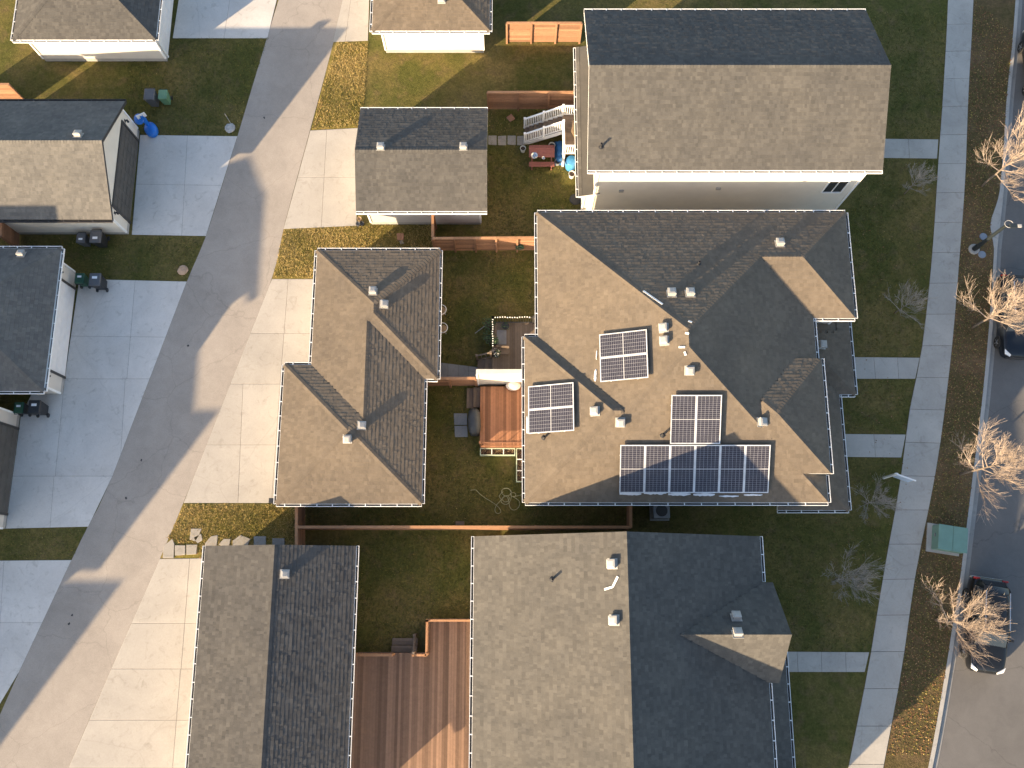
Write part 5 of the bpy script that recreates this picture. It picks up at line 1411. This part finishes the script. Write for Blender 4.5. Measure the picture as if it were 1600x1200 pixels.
chair('white garden chair farther north along the east wall of the duplex garage', 691, 490, 0.4)
o = MB().box(-0.42, -0.38, 0.03, 0.42, 0.38, 0.75)
root = empty('air_conditioner', at(1030, 800)); tag(root, 'grey air conditioner under the south eave of the solar panel house', 'air conditioner')
MB().box(-0.5, -0.45, 0, 0.5, 0.45, 0.05).build('pad', M['kerb'], root); o.v = [(x, y, z_ + 0.03) for x, y, z_ in o.v]; q = o.build('casing', M['ac'], root); bevel(q, 0.04, 2)
MB().lathe([(0.30, 0.785), (0.30, 0.80), (0.27, 0.80)], n=24).build('fan_grille', M['trim_dark'], root)
o = MB().box(-0.22, -0.10, 0.0, 0.22, 0.10, 0.30).build('board_box', M['deck_grey'], loc=at(719, 818)); tag(o, 'small weathered board box against the long cedar fence', 'box')
root = empty('hose_reel', at(812, 391, 0.0)); tag(root, 'dark hose reel hung on the cedar yard fence', 'hose reel')
for k, r_ in enumerate((0.20, 0.16, 0.22)):
    mb = MB(); mb.tube([(r_ * math.cos(a), -0.06 - 0.05 * k, 0.75 + r_ * math.sin(a)) for a in [2 * math.pi * j / 16 for j in range(17)]], 0.03, 6); mb.build('coil', M['green_plastic'], root)
MB().box(-0.06, -0.10, 0.70, 0.06, -0.02, 1.0).build('bracket', M['black'], root)

# ------------------------------------------------------------------ top yard
root = empty('picnic_table', at(846, 253)); tag(root, 'red picnic table with its bench on the grass by the white stair', 'table')
for k in range(5): MB().box(-0.72, -0.08 + 0.15 * k, 0.70, 0.72, 0.06 + 0.15 * k, 0.74).build('plank', M['table_red'], root)
for k in range(2): MB().box(-0.72, -0.52 + 0.15 * k, 0.42, 0.72, -0.38 + 0.15 * k, 0.46).build('bench_plank', M['table_red'], root)
for x_ in (-0.55, 0.55):
    for (ya, yb) in ((-0.5, 0.2), (0.85, 0.3)):
        mb = MB(); mb.bar((x_, ya, 0.0), (x_, yb, 0.70), 0.05, 0.09); mb.build('leg', M['table_red'], root)
    mb = MB(); mb.bar((x_, -0.56, 0.40), (x_, 0.75, 0.40), 0.05, 0.09); mb.build('brace', M['table_red'], root)
def pot(name, label, px, py, r, h, mat, z_=0.0, inner='soil', cat='pot'):
    root = empty(name, at(px, py, z_)); tag(root, label, cat, 'pots and buckets by the white stair')
    MB().lathe([(r * 0.75, 0), (r, h), (r * 1.06, h), (r * 1.06, h - 0.03)][:3] + [(r * 0.88, h), (r * 0.86, h * 0.8)], n=18).build('body', M[mat], root, smooth=False)
    MB().lathe([(0.01, h * 0.8), (r * 0.84, h * 0.8), (r * 0.5, h * 0.83)], n=14).build('filling', M[inner], root)
pot('bucket', 'white bucket at the foot of the white stair', 817, 236, 0.16, 0.36, 'bucket')
pot('bucket', 'white bucket with a dark inside in front of the blue tarp', 862, 232, 0.19, 0.4, 'bucket', 0.0, 'black')
pot('planter', 'cream planter standing alone south of the landing', 893, 276, 0.19, 0.38, 'bucket')
pot('planter', 'pale pot at the lower end of the blue tarp', 871, 256, 0.17, 0.3, 'ac', 0.0, 'black')
for (x_, y_, s_, t) in ((835, 243, 0.2, 'large round'), (849, 247, 0.1, 'small'),):
    o = MB().lathe([(s_ * 0.6, 0), (s_, 0.03), (s_ * 0.9, 0.045), (s_ * 0.55, 0.012)], n=18).build('dish', M['chrome'], loc=at(x_, y_, 0.742)); tag(o, '%s pale dish on the red picnic table' % t, 'dish', 'dishes on the picnic table')
root = empty('rain_barrel', at(891, 262)); tag(root, 'light blue barrel under the corner of the white landing', 'barrel')
MB().lathe([(0.26, 0), (0.30, 0.12), (0.32, 0.45), (0.30, 0.78), (0.26, 0.88)], n=22).build('body', M['blue_drum'], root, smooth=True); MB().lathe([(0.285, 0.882), (0.285, 0.91), (0.10, 0.94)], n=22).build('lid', M['blue_drum'], root)
mb = MB(); nx_, ny_ = 10, 18; w_, l_ = 0.62, 1.5; rt = random.Random(4)
hh = [[0.55 * max(0.0, math.sin(math.pi * i / nx_)) ** 0.5 * max(0.0, math.sin(math.pi * j / ny_)) ** 0.4 + rt.uniform(-.05, .05) for j in range(ny_ + 1)] for i in range(nx_ + 1)]
for i in range(nx_ + 1):
    for j in range(ny_ + 1): mb.v.append((-w_ / 2 + w_ * i / nx_ + rt.uniform(-.015, .015), -l_ / 2 + l_ * j / ny_ + rt.uniform(-.02, .02), max(0.01, hh[i][j])))
for i in range(nx_):
    for j in range(ny_): k = i * (ny_ + 1) + j; mb.poly((k, k + ny_ + 1, k + ny_ + 2, k + 1))
tag(mb.build('tarp_bundle', M['tarp'], loc=at(875, 240), smooth=True), 'blue tarp draped over a heap between the picnic table and the landing', 'tarp')
o = MB().tube([(0, 0.5, 0.1), (0.08, 0.2, 0.22), (-0.02, -0.1, 0.2), (0.1, -0.45, 0.12)], [0.10, 0.16, 0.14, 0.08], 10).build('wicker_heap', M['rattan'], loc=at(896, 205, 1.51), smooth=True); tag(o, 'tan heap of wicker lying on the white railed landing', 'basket')
o = MB().lathe([(0.05, 0.0), (0.32, 0.02), (0.34, 0.05), (0.30, 0.06)], n=24).build('bicycle_wheel', M['black'], loc=at(899, 312)); tag(o, 'dark round hoop on the ground at the corner of the top house', 'hoop')
for k in range(4):
    x0_ = 763 + 15 * k; paver('%s grey paving slab of the row across the top yard' % ('leftmost', 'second', 'third', 'fourth')[k], [(x0_, 212 + (k % 2)), (x0_ + 13, 212), (x0_ + 13, 227), (x0_, 226 + (k % 2))], 'stone', 0.03, 'paving slabs in the top yard')
paver('reddish square slab lying on the grass at the top yard fence', [(791, 184), (799, 178), (805, 186), (797, 191)], 'brick', 0.05)
paver('reddish square slab on the grass between the two garages', [(620, 365), (631, 365), (631, 376), (621, 376)], 'brick', 0.06)
paver('grey broken slab piece next to the reddish slab between the garages', [(624, 377), (629, 376), (632, 381), (626, 382)], 'stone', 0.06)
# stepping stones near the bottom garage
stones = [((299, 826), (316, 826), (311, 838), (306, 846), (297, 843), 'white tilted slab, northernmost of the stepping stones', 'stone'), ((256, 853), (270, 842), (273, 850), (272, 872), (255, 872), 'leftmost pale slab beside the alley edge', 'stone'),
          ((274, 852), (290, 852), (290, 867), (274, 868), None, 'second pale slab from the alley edge', 'stone'), ((292, 851), (309, 851), (307, 866), (292, 867), None, 'third pale slab from the alley edge', 'stone'),
          ((303, 840), (315, 834), (317, 844), (309, 849), None, 'small brown slab under the white tilted slab', 'stone'), ((321, 849), (330, 838), (341, 836), (339, 854), (321, 855), 'brown slab close to the garage corner', 'stone'),
          ((342, 851), (350, 842), (361, 842), (358, 856), None, 'small brown slab in the middle of the stone row', 'stone'), ((364, 845), (376, 836), (392, 842), (386, 856), (364, 857), 'large grey brown slab above the garage roof edge', 'stone'),
          ((397, 838), (416, 838), (416, 856), (397, 856), None, 'grey slab in the shade, second from the fence', 'paver_grey'), ((426, 841), (445, 841), (445, 857), (426, 857), None, 'grey slab in the shade nearest the fence', 'paver_grey')]
for s_ in stones:
    poly = [q for q in s_[:5] if isinstance(q, tuple)]
    paver(s_[-2], poly, s_[-1], 0.07)
def rock(label, px, py, r, mat, seed):
    rnd = random.Random(seed); mb = MB(); prof = [(r * 0.8, -0.02), (r, r * 0.2), (r * 0.85, r * 0.5), (r * 0.35, r * 0.68)]; mb.lathe(prof, n=11)
    mb.v = [(x * rnd.uniform(0.85, 1.15), y * rnd.uniform(0.85, 1.15), z_ * rnd.uniform(0.85, 1.15)) for x, y, z_ in mb.v]
    tag(mb.build('boulder', M[mat], loc=at(px, py)), label, 'rock', 'rocks on the lawns')
rock('grey boulder at the alley edge near the blue toy', 360, 201, 0.30, 'rock', 1); rock('pinkish boulder on the grass strip beside the alley', 286, 423, 0.28, 'rock_pink', 2)
root = empty('marker_pole', at(362, 195)); tag(root, 'thin pale rod standing by the grey boulder', 'rod'); 
mb = MB(); mb.tube([(0, 0, 0), (-0.02, 0.01, 1.2)], 0.018, 6); mb.build('rod', M['vent'], root)
o = MB().tube([at(742, 521, 0.02) - at(750, 515), at(758, 509, 0.05) - at(750, 515)], 0.02, 6).build('garden_stake', M['vent'], loc=at(750, 515)); tag(o, 'pale stake lying on the lawn west of the weathered deck', 'stake')
root = empty('meter_box', at(433, 785)); tag(root, 'dark upright box at the south west corner of the duplex garage', 'box')
MB().box(-0.14, -0.12, 0, 0.10, 0.12, 1.1).build('case', M['black'], root)
for k, (dx_, dy_, mt_, lb_) in enumerate(((-0.2, 0.0, 'grey_plastic', 'grey empty pot nearest the driveway at the corner of the top garage'), (0.02, 0.02, 'black', 'black empty pot against the south wall corner of the top garage'), (-0.14, 0.3, 'rattan', 'tan pot half under the west eave of the top garage'))):
    c_ = at(566, 352); tag(MB().lathe([(0.09, 0), (0.13, 0.25), (0.11, 0.25), (0.09, 0.2)], n=14).build('flower_pot', M[mt_], loc=(c_.x + dx_, c_.y + dy_, 0.0)), lb_, 'pot', 'empty pots at the garage corner')
# tar spots on the alley
for k, (x_, y_) in enumerate(((294, 540), (221, 719), (197, 778), (113, 961), (413, 184), (108, 975))):
    rnd = random.Random(k); mb = MB(); n_ = 9; mb.face([(0.06 * rnd.uniform(.5, 1.2) * math.cos(2 * math.pi * j / n_), 0.08 * rnd.uniform(.5, 1.2) * math.sin(2 * math.pi * j / n_), 0) for j in range(n_)])
    o = mb.build('tar_spot', M['pipe'], alley, loc=(at(x_, y_).x, at(x_, y_).y, 0.014))

# ------------------------------------------------------------------ grass blades and leaves
def tri_soup(name, V, T, mat):
    n = len(V) // 3; me = bpy.data.meshes.new(name); me.vertices.add(len(V)); me.vertices.foreach_set('co', np.asarray(V, dtype=np.float32).ravel())
    me.loops.add(len(V)); me.loops.foreach_set('vertex_index', np.arange(len(V), dtype=np.int32))
    me.polygons.add(n); me.polygons.foreach_set('loop_start', np.arange(0, len(V), 3, dtype=np.int32)); me.polygons.foreach_set('loop_total', np.full(n, 3, dtype=np.int32))
    a_ = me.attributes.new('tone', 'FLOAT', 'FACE'); a_.data.foreach_set('value', np.asarray(T, dtype=np.float32))
    me.materials.append(mat); me.update(); me.validate(); o = bpy.data.objects.new(name, me); COL.objects.link(o); return o
def in_poly(px, py, poly):
    n = len(poly); ins = np.zeros(len(px), bool)
    for i in range(n):
        x1, y1 = poly[i]; x2, y2 = poly[(i + 1) % n]
        c = ((y1 > py) != (y2 > py)) & (px < (x2 - x1) * (py - y1) / ((y2 - y1) if y2 != y1 else 1e-9) + x1); ins ^= c
    return ins
def scatter(poly_px, dens):
    poly = [tuple(at(x, y)[:2]) for x, y in poly_px]; xs = [q[0] for q in poly]; ys_ = [q[1] for q in poly]
    A = (max(xs) - min(xs)) * (max(ys_) - min(ys_)); n = int(A * dens)
    x = RNG.uniform(min(xs), max(xs), n); y = RNG.uniform(min(ys_), max(ys_), n); k = in_poly(x, y, poly); return x[k], y[k]
lawns = [([(527, 67), (575, 67), (566, 198), (487, 202), (501, 150)], 320, 0.84, 0.08), ([(443, 360), (556, 354), (680, 352), (680, 400), (497, 398), (493, 434), (427, 434)], 320, 0.80, 0.08),
         ([(288, 789), (478, 789), (476, 866), (322, 868), (262, 840), (272, 822)], 320, 0.80, 0.085), ([(200, 60), (420, 60), (389, 150), (369, 211), (220, 209), (196, 160)], 90, 0.40, 0.07), ([(35, 372), (320, 372), (293, 438), (126, 434), (100, 388), (35, 388)], 90, 0.36, 0.07),
         ([(-60, 828), (136, 826), (113, 873), (-60, 875)], 90, 0.40, 0.07), ([(680, 393), (842, 393), (842, 500), (770, 505), (745, 570), (683, 565)], 80, 0.36, 0.07), ([(660, 605), (728, 605), (728, 640), (750, 715), (822, 760), (978, 785), (978, 826), (480, 826), (480, 790), (656, 790)], 80, 0.36, 0.07),
         ([(558, 832), (742, 832), (742, 965), (668, 967), (650, 1015), (552, 1020)], 70, 0.36, 0.07), ([(762, 175), (905, 172), (905, 330), (842, 333), (842, 368), (760, 368)], 80, 0.40, 0.07),
         ([(1330, 20), (1478, 20), (1470, 216), (1385, 216), (1395, 160)], 55, 0.38, 0.06), ([(1385, 250), (1463, 250), (1437, 557), (1335, 556), (1325, 330)], 55, 0.38, 0.06), ([(1332, 594), (1428, 594), (1415, 677), (1314, 677)], 55, 0.34, 0.06),
         ([(985, 800), (1210, 800), (1330, 798), (1320, 717), (1407, 717), (1385, 870), (1358, 1016), (1235, 1016), (1190, 830), (985, 826)], 55, 0.38, 0.06)]
V = []; T = []
for poly, dens, tone, hb in lawns:
    x, y = scatter(poly, dens); n = len(x)
    if n == 0: continue
    cl = 0.5 + 0.5 * np.sin(x * 0.9 + 1.7 * np.sin(y * 0.7)) * np.cos(y * 1.1 + 1.3 * np.sin(x * 0.5))
    for b_ in range(3):
        a = RNG.uniform(0, 2 * np.pi, n); l = RNG.uniform(0.6, 1.5, n) * hb; w = RNG.uniform(0.006, 0.017, n); lean_ = RNG.uniform(0.3, 1.2, n) * hb
        ox = x + RNG.uniform(-.04, .04, n); oy = y + RNG.uniform(-.04, .04, n)
        p0 = np.stack([ox - np.sin(a) * w, oy + np.cos(a) * w, np.zeros(n)], 1); p1 = np.stack([ox + np.sin(a) * w, oy - np.cos(a) * w, np.zeros(n)], 1)
        p2 = np.stack([ox + np.cos(a) * lean_, oy + np.sin(a) * lean_, l], 1)
        V.append(np.stack([p0, p1, p2], 1).reshape(-1, 3)); T.append(np.clip(tone + (cl - 0.5) * 0.35 + RNG.normal(0, 0.2, n), 0, 1))
o = tri_soup('grass_blades', np.concatenate(V), np.concatenate(T), M['tuft']); tag(o, 'short autumn grass covering the lawns', 'grass', kind='stuff')
def leaves(poly, dens, V, T):
    x, y = scatter(poly, dens); n = len(x); a = RNG.uniform(0, 6.28, n); s = RNG.uniform(0.025, 0.055, n); tz = RNG.uniform(-.02, .03, (n, 4))
    c = np.stack([x, y, np.full(n, 0.03)], 1); e = np.stack([np.cos(a), np.sin(a), np.zeros(n)], 1) * s[:, None]; f = np.stack([-np.sin(a), np.cos(a), np.zeros(n)], 1) * (s * 0.6)[:, None]
    q = [c - e, c + f, c + e, c - f]
    for k in range(4): q[k][:, 2] += tz[:, k] * 0.6
    t = np.clip(RNG.normal(0.45, 0.25, n), 0, 1)
    V.append(np.stack([q[0], q[1], q[2]], 1).reshape(-1, 3)); V.append(np.stack([q[0], q[2], q[3]], 1).reshape(-1, 3)); T += [t, t]
V = []; T = []
vp = [(1522, 0), (1513, 150), (1508, 280), (1497, 430), (1486, 555), (1468, 700), (1450, 800), (1430, 900), (1408, 1050), (1385, 1180), (1452, 1180), (1477, 1050), (1497, 925), (1519, 750), (1537, 600), (1550, 440), (1549, 350), (1568, 230), (1583, 50)]
leaves(vp, 60, V, T); leaves([(1335, 250), (1460, 250), (1430, 700), (1350, 1010), (1240, 1010), (1330, 700)], 1.5, V, T); leaves([(256, 850), (262, 838), (300, 838), (420, 850), (320, 872), (256, 872)], 40, V, T); leaves([(499, 150), (508, 150), (496, 204), (485, 204)], 40, V, T)
o = tri_soup('fallen_leaves', np.concatenate(V), np.concatenate(T), M['leaf']); tag(o, 'brown fallen leaves scattered over the street verge', 'leaves', kind='stuff')
V = []; T = []
x, y = scatter(vp, 40); n = len(x)
for b_ in range(2):
    a = RNG.uniform(0, 6.28, n); l = RNG.uniform(0.03, 0.08, n); w = RNG.uniform(0.01, 0.025, n)
    p0 = np.stack([x - np.sin(a) * w, y + np.cos(a) * w, np.zeros(n)], 1); p1 = np.stack([x + np.sin(a) * w, y - np.cos(a) * w, np.zeros(n)], 1); p2 = np.stack([x + np.cos(a) * 0.07, y + np.sin(a) * 0.07, l], 1)
    V.append(np.stack([p0, p1, p2], 1).reshape(-1, 3)); T.append(np.clip(RNG.normal(0.62, 0.2, n), 0, 1))
o = tri_soup('verge_blades', np.concatenate(V), np.concatenate(T), M['tuft']); tag(o, 'dry sparse grass on the street verge', 'grass', kind='stuff')
